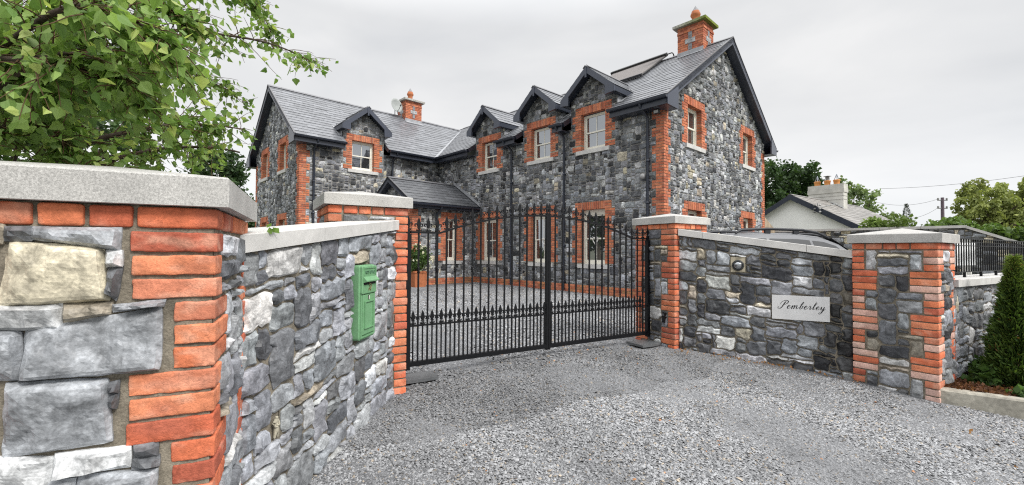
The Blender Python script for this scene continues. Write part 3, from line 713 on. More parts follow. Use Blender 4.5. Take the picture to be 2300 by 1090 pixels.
def cherub():
    s, z = ch; p = frL(s, .01, z-.11)
    bm_ = bmesh.new()
    J = [((0, .12), .022), ((0, .155), .030), ((.0, .185), .014), ((.002, .208), .026), ((-.004, .07), .028), ((-.022, .03), .018), ((-.028, -.03), .013), ((.020, .03), .018), ((.026, -.025), .013),
         ((-.038, .150), .012), ((-.036, .105), .011), ((.006, .115), .010), ((.040, .148), .012), ((.030, .100), .011), ((-.002, .098), .010)]
    E = [(0, 1), (1, 2), (2, 3), (0, 4), (4, 5), (5, 6), (4, 7), (7, 8), (1, 9), (9, 10), (10, 11), (1, 12), (12, 13), (13, 14)]
    tt = [.03, .035, .035, .040, .03, .035, .03, .035, .03, .03, .045, .055, .03, .045, .055]
    base = np.array(frL(s, 0, z-.06))
    V = [np.array(frL(s+a*.5, .5*t, z-.055+b*.5)) - np.array(p) for ((a, b), r), t in zip(J, tt)]
    me = bpy.data.meshes.new('carved_figure'); me.from_pydata([tuple(v) for v in V], E, []); o = bpy.data.objects.new('carved_figure', me); COL.objects.link(o)
    o.location = tuple(p); o.modifiers.new('sk', 'SKIN'); sv = me.skin_vertices[0].data
    for i, (_, r) in enumerate(J): sv[i].radius = (r*.5, r*.5)
    sv[0].use_root = True; o.modifiers.new('sub', 'SUBSURF').levels = 1; o.modifiers['sub'].render_levels = 2
    bpy.context.view_layer.update()
    dg = bpy.context.evaluated_depsgraph_get(); m2 = bpy.data.meshes.new_from_object(o.evaluated_get(dg))
    o.modifiers.clear(); o.data = m2; bpy.data.meshes.remove(me); m2.name = 'carved_figure'; m2.materials.clear(); m2.materials.append(M['granite_pale2'])
    tag(o, 'small weathered carved figure set low in the letter box wall', 'carving'); bm_.free()
M['granite_pale2'] = mat('carved_sandstone', (.40, .37, .29), .85, .2, layers=[('noise', 30, 4, .75, 1.2)], bumps=[('noise', 90, 3, .4, .004)])
cherub()

# ------------------------------------------------------------------ the gate
frG = Fr(GP, GD, GN)
def fleur(mb, h=.150, w=.042):
    k = h/.145; ex = (0, .011, 0)
    q = [(0, .145), (.011, .118), (.0175, .092), (.012, .064), (.008, .048), (-.008, .048), (-.012, .064), (-.0175, .092), (-.011, .118)]
    prism(mb, [(a*k, -.0055, b*k) for a, b in q], ex, (.02, .02, .022))
    for sg in (-1, 1):
        tube(mb, [(sg*a*w/.037, 0, b*k) for a, b in ((.005, .046), (.013, .070), (.023, .082), (.033, .078), (.037, .064), (.031, .054), (.026, .058))], [.007, .0082, .0086, .008, .0074, .006, .0045], 5)
        tube(mb, [(sg*a*w/.037, 0, b*k) for a, b in ((.004, .034), (.010, .016), (.019, .010), (.024, .018), (.020, .024))], [.006, .007, .0065, .0055, .004], 5)
    obox(mb, (-.016, -.008, .037*k), (.032, 0, 0), (0, .016, 0), (0, 0, .010*k))
    obox(mb, (-.010, -.009, 0), (.020, 0, 0), (0, .018, 0), (0, 0, .020*k))
FL = MB(); fleur(FL); FLM = None
SM = 1.872; SL0, SR1 = .10, 3.655
ZB0, ZB1, ZM, ZS = .122, .168, .530, 1.483
def arch(s):
    s = np.asarray(s, float); c, hc, sg = 1.895, 1.425, .245; R = (hc*hc+sg*sg)/(2*sg)
    return np.where(np.abs(s-c) < hc, ZS+sg-R+np.sqrt(np.maximum(R*R-(s-c)**2, 0)), ZS)
ROTG = math.atan2(GD[1], GD[0])
def local(o, s, z):
    """place a shared, gate-aligned mesh at s along the gate"""
    p = frG(s, 0, z); b = WL[o.parent.name]; o.location = (p[0]-b[0], p[1]-b[1], p[2]-b[2]); o.rotation_euler = (0, 0, ROTG)
MESH = {}
def inst(name, key, make, parent, s, z, sub=False):
    if key not in MESH:
        mb = MB(); make(mb); o = mb.build(name, None, [M['iron']]); MESH[key] = o.data
    else:
        o = bpy.data.objects.new(name, MESH[key]); COL.objects.link(o)
    o.parent = parent; WL[o.name] = WL[parent.name]
    if sub: o.location = (0, 0, z); 
    else: local(o, s, z)
    return o
def collar(mb):
    lathe(mb, (0, 0, 0), [(.008, -.032), (.0165, -.024), (.010, -.012), (.0195, 0), (.010, .012), (.0165, .024), (.008, .032)], 10)
def gate_leaf(label, s0, s1, hinge, step, n, first):
    hs = s0 if hinge < 0 else s1; p = frG(hs, 0, 0)
    root = thing('gate_leaf', label, 'gate', (p[0], p[1], .0), 'pair of iron drive gates')
    def box(name, a, b, t, z0, z1):
        mb = MB(); fbox(mb, frG, a, b, -t, t, z0, z1); return mb.build(name, root, [M['iron']])
    hw = .052
    if hinge > 0: a0, a1 = s0, s1-hw
    else: a0, a1 = s0+hw, s1
    box('meeting_stile', *( (s0, s0+.029) if hinge > 0 else (s1-.029, s1)), .02, ZB0-.02, float(arch(SM))+.01)
    st = MB(); a, b = ((s1-hw, s1) if hinge > 0 else (s0, s0+hw)); fbox(st, frG, a, b, -.026, .026, ZB0-.03, ZS-.02)
    c = (a+b)/2; fbox(st, frG, c-.016, c+.016, -.016, .016, ZS-.02, ZS+.02)
    hst = st.build('hinge_stile', root, [M['iron']])
    for zz in (.30, 1.02):
        hb = MB()
        tube(hb, [tuple(frG(c, 0, zz)), tuple(frG(c+(.06 if hinge > 0 else -.06), -.02, zz)), tuple(frG(c+(.12 if hinge > 0 else -.12), -.03, zz))], .012, 8)
        tube(hb, [tuple(frG(c+(.03 if hinge > 0 else -.03), -.012, zz-.045)), tuple(frG(c+(.03 if hinge > 0 else -.03), -.012, zz+.045))], .017, 8)
        hb.build('hinge', hst, [M['iron']])
    box('bottom_rail', s0, s1, .022, ZB0, ZB1)
    box('mid_rail', a0, a1, .016, ZM-.008, ZM+.008)
    rb = MB(); ss = np.unique(np.r_[np.linspace(a0, a1, 26), np.clip([.47, 3.32], a0, a1)]); zz = arch(ss); m = len(ss)
    V = np.concatenate([frG(ss, np.full(m, t), zz+dz) for t, dz in ((-.018, -.010), (.018, -.010), (.018, .010), (-.018, .010))])
    F = [[k*m+i, k*m+i+1, ((k+1) % 4)*m+i+1, ((k+1) % 4)*m+i] for k in range(4) for i in range(m-1)]
    rb.add(V, F); rb.build('top_rail', root, [M['iron']])
    for k in range(n):
        s = first + step*k; zt = float(arch(s))
        L = round(zt-ZB1+.01, 3)
        def mk(mb, L=L): obox(mb, (-.0078, -.0078, 0), (.0156, 0, 0), (0, .0156, 0), (0, 0, L))
        b = inst('bar', ('bar', L), mk, root, s, ZB1-.005)
        inst('finial', 'fleur', fleur, b, 0, L, True)
        if k % 2 == 1: inst('collar', 'collar', collar, b, 0, 1.10-ZB1, True)
    for k in range(-1, n):
        s = first + step*(k+.5)
        if not (a0+.02 < s < a1-.02) : continue
        def mk2(mb): obox(mb, (-.0062, -.0062, 0), (.0124, 0, 0), (0, .0124, 0), (0, 0, ZM-ZB1+.01))
        b = inst('infill_bar', 'sbar', mk2, root, s, ZB1-.005)
        inst('finial', 'fleur', fleur, b, 0, ZM-ZB1+.01, True)
    # finial standing on the stiles
    for s, z in ((SM - .018 if hinge < 0 else SM+.020, float(arch(SM))+.008), (c, ZS+.015)):
        f = inst('finial', 'fleur', fleur, root, s, z)
    return root
gate_leaf('left leaf of the black wrought iron gate with fleur finials, next to the planter', SL0, SM-.002, -1, -.1022, 16, SM-.1022)
gate_leaf('right leaf of the black wrought iron gate with fleur finials, hinged on the plaque side', SM+.002, SR1, 1, .1105, 15, SM+.1105)

def slab(label, s0, s1, t0, t1, z, tilt):
    p = frG((s0+s1)/2, (t0+t1)/2, z); mb = MB(); rng = np.random.default_rng(3)
    V = []
    for zz in (z-.03, z):
        for s, t in ((s0, t0), (s1-.02, t0+.02), (s1, t1), ((s0+s1)/2, t1+.015), (s0+.01, t1)):
            V.append(frG(s, t, zz+tilt*(t-t0)))
    mb.add(np.array(V), [[0, 1, 2, 3, 4], [9, 8, 7, 6, 5]]+[[i, (i+1) % 5, 5+(i+1) % 5, 5+i] for i in range(5)], (.11, .115, .12))
    tag(mb.build('slate_slab', None, [M['slate']], tuple(p)), label, 'slab', 'slate slabs under the gate ends')
slab('dark slate slab on the gravel under the left end of the gate', .06, .40, -.06, .17, .040, -.03)
slab('dark slate slab on the gravel at the hinge foot of the gate', 3.26, 3.63, -.05, .24, .050, -.02)
def sensor():
    n_ = np.array([-GD[0], -GD[1]]); d_ = GN*-1; fr = Fr(np.array([2.20, 5.87]), d_, n_)
    s, z = hitv(1495, 712, (2.2, 5.87), d_); p = fr(s, .015, z); root = thing('gate_sensor', 'slim black gate sensor box on the hinge side pillar', 'sensor', tuple(p))
    mb = MB(); fbox(mb, fr, s-.02, s+.02, .014, .05, z-.075, z+.06, (.008, .008, .009)); mb.build('housing', root, [M['attr']])
    mb = MB(); fbox(mb, fr, s-.012, s+.012, .05, .054, z+.02, z+.05, (.12, .12, .13)); mb.build('lens', root, [M['attr']])
sensor()

# ------------------------------------------------------------------ the house
HR = thing('stone_house', 'two storey grey rubble stone house with red brick window surrounds and slate roof', 'house', (HC[0], HC[1], .05))
def hp(u, v, z): return np.array([HC[0]+HU[0]*u+HV[0]*v, HC[1]+HU[1]*u+HV[1]*v, z])
FA = Fr(HC, HV, -HU); FGb = Fr(HC, HU, -HV)
PB = HC+HV*10.35-HU*5.6
FB = Fr(PB, HU, -HV); FLg = Fr(PB, HV, -HU)
PP = HC-HU*2.7+HV*7.8
FPf = Fr(PP, HU, -HV); FPg = Fr(PP, HV, -HU)
MR, ML = .677, .7445                      # roof pitches, right and left wing
EZ = 5.15
WIN = {id(FA): [], id(FGb): [], id(FB): [], id(FLg): [], id(FPf): []}
HRNG = np.random.default_rng(99)
def rows(z0, z1): return [(z0+k*.075, min(z0+k*.075+.066, z1)) for k in range(int(round((z1-z0)/.075)))]
def surround_rects(a, b, z0, z1):
    R = [(a, b, z0-.12, z1+.22), (a-.155, b+.155, z0-.12, z0)]
    top = z1+.22; k = 0
    while top > z0+.02:
        L = .215 if k % 2 == 0 else .33; bot = max(top-.225, z0)
        R.append((a-L, b+L, bot, top)); top = bot; k += 1
    return R
def window(fr, c, w, z0, z1, heart=False, head_frame=0.0):
    a, b = c-w/2, c+w/2; WIN[id(fr)].append((a, b, z0, z1))
    t0, t1 = -.22, -.14
    f = MB(); q = .05
    for s0, s1, k0, k1 in ((a, a+q, z0, z1), (b-q, b, z0, z1), (a+q, b-q, z1-q-head_frame, z1), (a+q, b-q, z0, z0+q)): fbox(f, fr, s0, s1, t0, t1, k0, k1)
    zm = (z0+z1-head_frame)/2; zt = z1-head_frame
    for (y0, y1, tt) in ((zm-.02, zt-q, -.165), (z0+q, zm+.02, -.185)):
        e = .042
        for s0, s1, k0, k1 in ((a+q, a+q+e, y0, y1), (b-q-e, b-q, y0, y1), (a+q+e, b-q-e, y1-e, y1), (a+q+e, b-q-e, y0, y0+(e if y0 > zm-.1 else .075))): fbox(f, fr, s0, s1, tt-.03, tt, k0, k1)
        fbox(f, fr, c-.011, c+.011, tt-.025, tt-.004, y0+e, y1-e)
    W = f.build('window', HR, [M['cream']])
    p = MB()
    for (y0, y1, tt) in ((zm, zt-q, -.180), (z0+q, zm, -.200)):
        p.add(fr([a+q, b-q, b-q, a+q], [tt+.004*HRNG.normal(), tt, tt+.004*HRNG.normal(), tt], [y0, y0, y1, y1]), [[0, 1, 2, 3]])
    p.build('pane', W, [M['glass']])
    s = MB(); fbox(s, fr, a-.155, b+.155, -.02, .065, z0-.12, z0-.004); fbox(s, fr, a, b, -.2, -.02, z0-.10, z0-.004); s.build('sill', W, [M['granite_pale']])
    g = MB(); mo = (.36, .33, .27)
    top = z1+.22; k = 0
    while top > z0+.02:
        L = .215 if k % 2 == 0 else .33; bot = max(top-.225, z0)
        for sg, e in ((-1, a), (1, b)):
            s0, s1 = sorted((e, e+sg*L)); fbox(g, fr, s0, s1, -.23, .002, bot, top, mo, 1)
            for r, (y0, y1) in enumerate(rows(bot, top)):
                cutL = [0, .1, L] if (L > .3 and r % 2 == 0) else ([0, .215, L] if L > .3 else ([0, L] if r % 2 == 0 else [0, .1025, L]))
                for q0, q1 in zip(cutL[:-1], cutL[1:]):
                    x0, x1 = sorted((e+sg*(q0+(.006 if q0 > 0 else -.004)), e+sg*(q1-.007)))
                    fbox(g, fr, x0, x1, -.215 if q0 == 0 else -.05, .014+HRNG.normal(0, .003), y0+.008, y1+.002, bcol(HRNG, BRKH))
        top = bot; k += 1
    fbox(g, fr, a, b, -.23, .006, z1, z1+.22, mo, 1)
    n = int(round(w/.074)); st = w/n
    for i in range(n): fbox(g, fr, a+i*st+.007, a+(i+1)*st-.007, -.215, .016+HRNG.normal(0, .003), z1-.004, z1+.214, bcol(HRNG, BRKH))
    g.build('brick_surround', W, [M['brick'], M['mortar']])
    return W
WV = (2.21, 4.31, 6.94)
for c in WV: window(FA, c, .87, 4.29, 5.38)
for c in WV: window(FA, c, .87, .92, 2.53, head_frame=.10)
for c in (1.74, 5.83): window(FGb, c, .88, 4.28, 5.39); window(FGb, c, .88, .92, 2.48)
window(FB, 2.24, .87, 4.29, 5.38)
for c in (1.98, 4.52): window(FLg, c, .80, 4.26, 5.28); window(FLg, c, .80, .95, 2.42)
window(FPf, 1.63, .52, .92, 2.47)

# quoins: alternate blocks of three courses on both faces of a corner
QUO = {}
def quoin(fr1, s_at1, dir1, fr2, s_at2, dir2, z0, z1, first):
    g = MB(); k = 0; top = z1
    while top > z0+.02:
        bot = max(top-.225, z0); long1 = (k % 2 == 0) == first
        for fr, e, sg, L in ((fr1, s_at1, dir1, .33 if long1 else .215), (fr2, s_at2, dir2, .215 if long1 else .33)):
            QUO.setdefault(id(fr), []).append((min(e, e+sg*L), max(e, e+sg*L), bot, top))
            a0, a1 = sorted((e, e+sg*L)); fbox(g, fr, a0, a1, -.05, .002, bot, top, (.36, .33, .27), 1)
            for r, (y0, y1) in enumerate(rows(bot, top)):
                cut = [0, L] if L < .3 and (r % 2 == 0) else ([0, .105, L] if r % 2 else [0, .215, L])
                for q0, q1 in zip(cut[:-1], cut[1:]):
                    x0, x1 = sorted((e+sg*(q0+(.006 if q0 else -.014)), e+sg*(q1-.007)))
                    fbox(g, fr, x0, x1, -.05, .014+HRNG.normal(0, .003), y0+.008, y1+.002, bcol(HRNG, BRKH))
        top = bot; k += 1
    return g.build('brick_quoins', HR, [M['brick'], M['mortar']])
quoin(FA, 0, 1, FGb, 0, 1, .3, 4.95, True)
quoin(FB, 0, 1, FLg, 0, 1, .3, 4.95, False)
quoin(FGb, 7.5, -1, Fr(HC+HU*7.5, HV, HU), 0, 1, .05, 4.95, True)
quoin(FLg, 6.05, -1, Fr(PB+HV*6.05, HU, HV), 0, 1, .05, 4.95, True)
quoin(FPf, 0, 1, FPg, 0, 1, .3, 2.72, False)

# rubble faces
DORM = [(FA, c, MR) for c in WV] + [(FB, 2.27, ML)]
DA, DS, DH = 6.63, .83, .80            # dormer apex, pitch, half width of the stonework
def house_wall(name, fr, L, top, seed, wts, dorm=(), z0=.30, cell=.062):
    rects = [r for w in WIN.get(id(fr), []) for r in surround_rects(*w)] + QUO.get(id(fr), [])
    def allowed(S, Z):
        ok = Z < top(S)
        for c in dorm: ok |= (np.abs(S-c) < DH) & (Z < DA-.1-DS*np.abs(S-c))
        for a, b, c, d in rects: ok &= ~((S > a) & (S < b) & (Z > c) & (Z < d))
        return ok
    fs = [x for r in rects for x in r[:2]]; fs = [f for f in fs if all(abs(f-g) > .02 or f == g for g in fs)] or fs
    zt = 8.0 if dorm or name == 'gable' else 5.2
    fz = []
    stn = MB()
    fs2 = []
    for f in sorted(set(fs)):
        if not fs2 or f-fs2[-1] > .03: fs2.append(f)
    fsz = []
    for f in sorted({x for r in rects for x in r[2:]}):
        if not fsz or f-fsz[-1] > .03: fsz.append(f)
    rubble(stn, stn, fr, 0, L, z0, max(6.7 if len(dorm) else 0, float(top(np.array([L/2]))[0])+.1), cell, allowed, seed, (.10, .32), (.07, .22), wts, 2 if name == 'gable' or fr is FA else 1, .036, .015, .26, fs2, fsz, None, (.27, .26, .24), stain=lambda S, Z: (1-.38*np.clip((fbm(S*4.5, Z*.55, seed, 3)-.54)*6, 0, 1))*(1+.16*np.clip((fbm(S*1.1, Z*1.3, seed+5, 3)-.5)*5, -1, 1)))
    return stn.build('rubble_wall', HR, [M['stone_far'], M['mortar']])
house_wall('wall', FA, 10.35, lambda S: S*0+5.02, 201, W_HOUSE, [c for f, c, m in DORM if f is FA])
house_wall('gable', FGb, 7.5, lambda S: EZ+MR*(3.75+.4-np.abs(S-3.75))-.12, 202, W_GABLE, z0=.05)
house_wall('wall', FB, 5.6, lambda S: S*0+5.02, 203, W_HOUSE, [2.27])
house_wall('gable', FLg, 6.05, lambda S: EZ+ML*(3.025+.4-np.abs(S-3.025))-.12, 204, W_GABLE, z0=.05)
house_wall('wall', FPf, 2.7, lambda S: S*0+2.80, 205, W_HOUSE)
house_wall('wall', FPg, 2.55, lambda S: 2.93+.6*(1.35+.35-np.abs(S-1.35))-.1, 206, W_HOUSE)
mb = MB()
for fr, L, zt in ((Fr(HC+HU*7.5, HV, HU), 16.4, 5.0), (Fr(PB+HV*6.05, HU, HV), 13.1, 5.0)): fbox(mb, fr, 0, L, -.25, 0, 0, zt, (.2, .2, .21))
mb.build('back_wall', HR, [M['stone_far']])
# brick plinth
for fr, a, b in ((FA, -.04, 7.8), (FPf, -.04, 2.7), (FB, -.04, 2.9)):
    pl = MB()
    fbox(pl, fr, a, b, -.02, .040, -.1, .305, (.30, .27, .22), 1)
    for r in range(5):
        x = a - (.11 if r % 2 else 0)
        while x < b:
            x1 = min(x+.213, b)
            if x1-max(x, a) > .03:
                cc = bcol(HRNG, BRKH)
                if HRNG.random() < .3: cc = cc*.6+np.array([.36, .27, .12])*.4
                fbox(pl, fr, max(x, a), x1, 0, .048+HRNG.normal(0, .002), -.065+r*.075, .001+r*.075, cc)
            x += .224
    pl.build('brick_plinth', HR, [M['brick'], M['mortar']])

# ---- slates
def unit(a): a = np.array(a, float); return a/np.linalg.norm(a)
def slates(mb, O, A, U, L, W, holes=lambda w: (), row=.235, wid=.40, seed=1, base=.155, tint=(.96, 1, 1.09)):
    rng = np.random.default_rng(seed); A = unit(A); U = unit(U); N = np.cross(A, U); N = N if N[2] > 0 else -N; O = np.array(O, float)
    n = int(math.ceil(W/row))
    for k in range(n):
        w0 = k*row; w1 = min(w0+row+.07, W+.01)
        x = -wid*(.5 if k % 2 else 0)
        iv = sorted(holes(w0+.02))
        while x < L:
            segs = [(max(x, 0), min(x+wid, L))]; x += wid
            for h0, h1 in iv:
                segs = [q for a, b in segs for q in ((a, min(b, h0)), (max(a, h1), b)) if q[1]-q[0] > .01]
            for a, b in segs:
                if b-a < .02: continue
                g = base*rng.uniform(.80, 1.22); c = (g*tint[0], g*tint[1], g*tint[2]); l = rng.normal(0, .0015)
                P = O + A*(a+.0025) + U*w0
                P0 = P + N*(.017+l); P1 = P+U*(w1-w0)+N*(.004+l*.3); e = A*(b-a-.005); th = -N*.008
                V = [P0, P0+e, P1, P1+e]; V = V+[v+th for v in V]
                mb.add(V, np.array([[0, 1, 3, 2], [0, 4, 5, 1], [0, 2, 6, 4], [1, 5, 7, 3]]), c)
def deck(mb, O, A, U, L, W, th=.13, holes=(), col=(.02, .022, .03)):
    A = unit(A); U = unit(U); N = np.cross(A, U); N = N if N[2] > 0 else -N; O = np.array(O, float)
    cuts = sorted({0.0, L, *[x for h in holes for x in h[:2]]})
    for a, b in zip(cuts[:-1], cuts[1:]):
        w0 = max([h[2] for h in holes if h[0]-1e-6 <= a and b <= h[1]+1e-6] + [.02])
        obox(mb, O+A*a+U*w0-N*th, A*(b-a), U*(W-w0), N*th, col, 1)
def clip(o, co, no):
    bm_ = bmesh.new(); bm_.from_mesh(o.data); off = Vector(WL[o.name])
    bmesh.ops.bisect_plane(bm_, geom=bm_.verts[:]+bm_.edges[:]+bm_.faces[:], plane_co=Vector(co)-off, plane_no=Vector(no), clear_outer=True)
    bm_.to_mesh(o.data); bm_.free()
up_r = unit([HU[0], HU[1], MR]); up_l = unit([HV[0], HV[1], ML])
dn_r = unit([-HU[0], -HU[1], MR]); dn_l = unit([-HV[0], -HV[1], ML])
HU3 = np.array([*HU, 0]); HV3 = np.array([*HV, 0])
KR, KL = math.hypot(1, MR), math.hypot(1, ML)
WR = 4.15*KR; WLf = 3.425*KL
hd = DH+.02
holesA = [(c-hd+.3, c+hd+.3, .46*KR) for c in WV]
mb = MB(); Or = hp(-.4, -.3, EZ)
slates(mb, Or, HV3, up_r, 14.2, WR, lambda w: [(a, b) for a, b, m in holesA if w < m], seed=1)
deck(mb, Or, HV3, up_r, 14.2, WR, .13, holesA)
roof_f = mb.build('roof', HR, [M['slate'], M['navy']])
vd = unit(hp(3.37, 13.375, 0)-hp(-.4, 9.95, 0)); vn_ = np.array([-vd[1], vd[0], 0])   # valley line in plan
if vn_ @ HV3 < 0: vn_ = -vn_
clip(roof_f, hp(-.4, 9.95, 0), vn_)
mb = MB(); slates(mb, hp(7.9, 16.6, EZ), -HV3, dn_r, 16.9, WR, seed=2); deck(mb, hp(7.9, 16.6, EZ), -HV3, dn_r, 16.9, WR); mb.build('roof', HR, [M['slate'], M['navy']])
mb = MB(); Ol = hp(-5.9, 9.95, EZ); hb = [(2.27+.3-hd, 2.27+.3+hd, .46*KL)]
slates(mb, Ol, HU3, up_l, 10.4, WLf, lambda w: [(a, b) for a, b, m in hb if w < m], seed=3)
deck(mb, Ol, HU3, up_l, 10.4, WLf, .13, hb)
roof_l = mb.build('roof', HR, [M['slate'], M['navy']]); clip(roof_l, hp(-.4, 9.95, 0), -vn_)
mb = MB(); slates(mb, hp(4.2, 16.8, EZ), -HU3, dn_l, 10.1, WLf, seed=4); deck(mb, hp(4.2, 16.8, EZ), -HU3, dn_l, 10.1, WLf); mb.build('roof', HR, [M['slate'], M['navy']])
# ridge tiles, valley strips
def ridge(mb, a, b, ua, ub, wd=.15, col=(.13, .13, .14)):
    a, b = np.array(a), np.array(b); d = b-a; L = np.linalg.norm(d); d /= L; n = max(1, int(L/.45))
    for i in range(n):
        p = a+d*(L*i/n+.003); e = d*(L/n-.006); c = np.array(col)*HRNG.uniform(.85, 1.15)
        for u in (ua, ub):
            N = np.cross(d, u); N = N if N[2] > 0 else -N
            obox(mb, p+N*.022-u*wd, e, u*wd, N*.018, c)
mb = MB(); ridge(mb, hp(3.75, -.32, EZ+MR*4.15), hp(3.75, 13.6, EZ+MR*4.15), up_r, dn_r)
ridge(mb, hp(-5.92, 13.375, EZ+ML*3.425), hp(3.3, 13.375, EZ+ML*3.425), up_l, dn_l); mb.build('ridge_tiles', roof_f, [M['slate']])
mb = MB(); a, b = hp(-.42, 9.93, EZ+.028), hp(3.37, 13.375, 7.70+.03); e = np.array([*vn_[:2], 0])*.13
mb.add([a-e, a+e, b+e, b-e], [[0, 1, 2, 3]]); mb.add([a-e+[0, 0, .02], a, a-[0, 0, .03], b-[0, 0, .03], b], [[0, 2, 3, 4]]); mb.build('valley_flashing', roof_f, [M['lead']])

# ---- eaves, gutters, downpipes
def eaves(fr, segs, over=.42, z=EZ, drop=.22, ends=True):
    for a, b in segs:
        g = MB(); fbox(g, fr, a, b, over-.025, over, z-drop, z-.01); fbox(g, fr, a, b, -.02, over-.025, z-drop, z-drop+.015); fbox(g, fr, a, b, over-.04, over+.006, z-drop-.012, z-drop+.012)
        pts = []
        fa = g.build('fascia', HR, [M['navy']])
        h = MB(); k = 9; prof = [(over+.06+.06*math.cos(t), z-.035+.062*math.sin(t)) for t in np.linspace(math.pi, 2*math.pi, k)]
        prof += [(over+.128, z-.030), (over+.128, z-.020), (over+.115, z-.020)] + [(over+.06+.052*math.cos(t), z-.035+.05*math.sin(t)) for t in np.linspace(2*math.pi, math.pi, k)]
        m = len(prof); V = np.r_[fr([a-.03]*m, [p[0] for p in prof], [p[1] for p in prof]), fr([b+.03]*m, [p[0] for p in prof], [p[1] for p in prof])]
        h.add(V, [[i, (i+1) % m, m+(i+1) % m, m+i] for i in range(m)]+[list(range(k)), list(range(m, m+k))]); h.build('gutter', fa, [M['navy']])
def pipe(fr, s, zt, zb=.12, over=.46, bend=True):
    g = MB(); pts = [fr(s, .07, zb), fr(s, .07, zt-.38)] + ([fr(s, .10, zt-.32), fr(s, over-.03, zt-.16), fr(s, over, zt-.11), fr(s, over, zt-.03)] if bend else [fr(s, .07, zt-.03)])
    tube(g, [tuple(p) for p in pts], .036, 10)
    for z in np.arange(zb+.25, zt-.4, 1.1): lathe(g, fr(s, .07, z), [(.036, -.03), (.043, -.03), (.043, .03), (.036, .03)], 10); fbox(g, fr, s-.055, s+.055, 0, .045, z-.02, z+.02)
    g.build('downpipe', HR, [M['navy']])
E_A = [(-.30, WV[0]-.93), (WV[0]+.93, WV[1]-.93), (WV[1]+.93, WV[2]-.93), (WV[2]+.93, 9.95)]
E_A = [(-.30, 1.36), (3.06, 3.46), (5.16, 6.09), (7.79, 9.94)]
eaves(FA, E_A); eaves(FB, [(-.30, 1.40), (3.14, 5.18)])
eaves(Fr(HC+HU*7.5, HV, HU), [(-.3, 16.4)]); eaves(Fr(PB+HV*6.05, HU, HV), [(-.3, 13)])
pipe(FA, 5.66, EZ); pipe(FA, 3.26, EZ); pipe(FA, .42, EZ); pipe(FB, .45, EZ); pipe(FB, 3.42, EZ, 3.45)

# ---- verges
def verge(fr, half, mid, z0, slope, over=.3, ex=.4, box=True, hgt=.21, soff=True):
    """fr: gable frame; barge boards stand over out from the wall"""
    ze = z0; za = z0+slope*(half+ex)
    for sg in (-1, 1):
        g = MB()
        A = [(mid+sg*(half+ex+.02), ze-.012), (mid, za), (mid, za-hgt), (mid+sg*(half+ex+.02), ze-hgt-.012)]
        prism(g, [fr(s, over-.03, z) for s, z in A], fr(0, .03, 0)-fr(0, 0, 0), (.05, .05, .06))
        if box:
            B = [(mid+sg*(half+ex), ze-.01), (mid+sg*(half-.16), ze-.01+slope*(ex+.16)-.03), (mid+sg*(half-.16), ze-.25), (mid+sg*(half+ex), ze-.235)]
            prism(g, [fr(s, over-.028, z) for s, z in B], fr(0, .042, 0)-fr(0, 0, 0))
            C = [(mid+sg*(half+ex), ze-.235), (mid+sg*(half-.16), ze-.25)]
            g.add([fr(C[0][0], over, C[0][1]), fr(C[1][0], over, C[1][1]), fr(C[1][0], -.02, C[1][1]), fr(C[0][0], -.02, C[0][1])], [[0, 1, 2, 3]])
        bb = g.build('barge_board', HR, [M['fascia']])
        if soff:
            q = MB(); q.add([fr(mid+sg*(half+ex), over-.03, ze-.17), fr(mid, over-.03, za-.17), fr(mid, -.03, za-.17), fr(mid+sg*(half+ex), -.03, ze-.17)], [[0, 1, 2, 3]]); q.build('soffit', bb, [M['navy']])
            q = MB(); obox(q, fr(mid+sg*(half+ex+.02), over-.04, ze+.002), fr(0, .055, 0)-fr(0, 0, 0), fr(mid, 0, za)-fr(mid+sg*(half+ex+.02), 0, ze), (0, 0, .022), (.10, .10, .105)); q.build('verge_trim', bb, [M['slate']])
verge(FGb, 3.75, 3.75, EZ, MR); verge(FLg, 3.025, 3.025, EZ, ML)

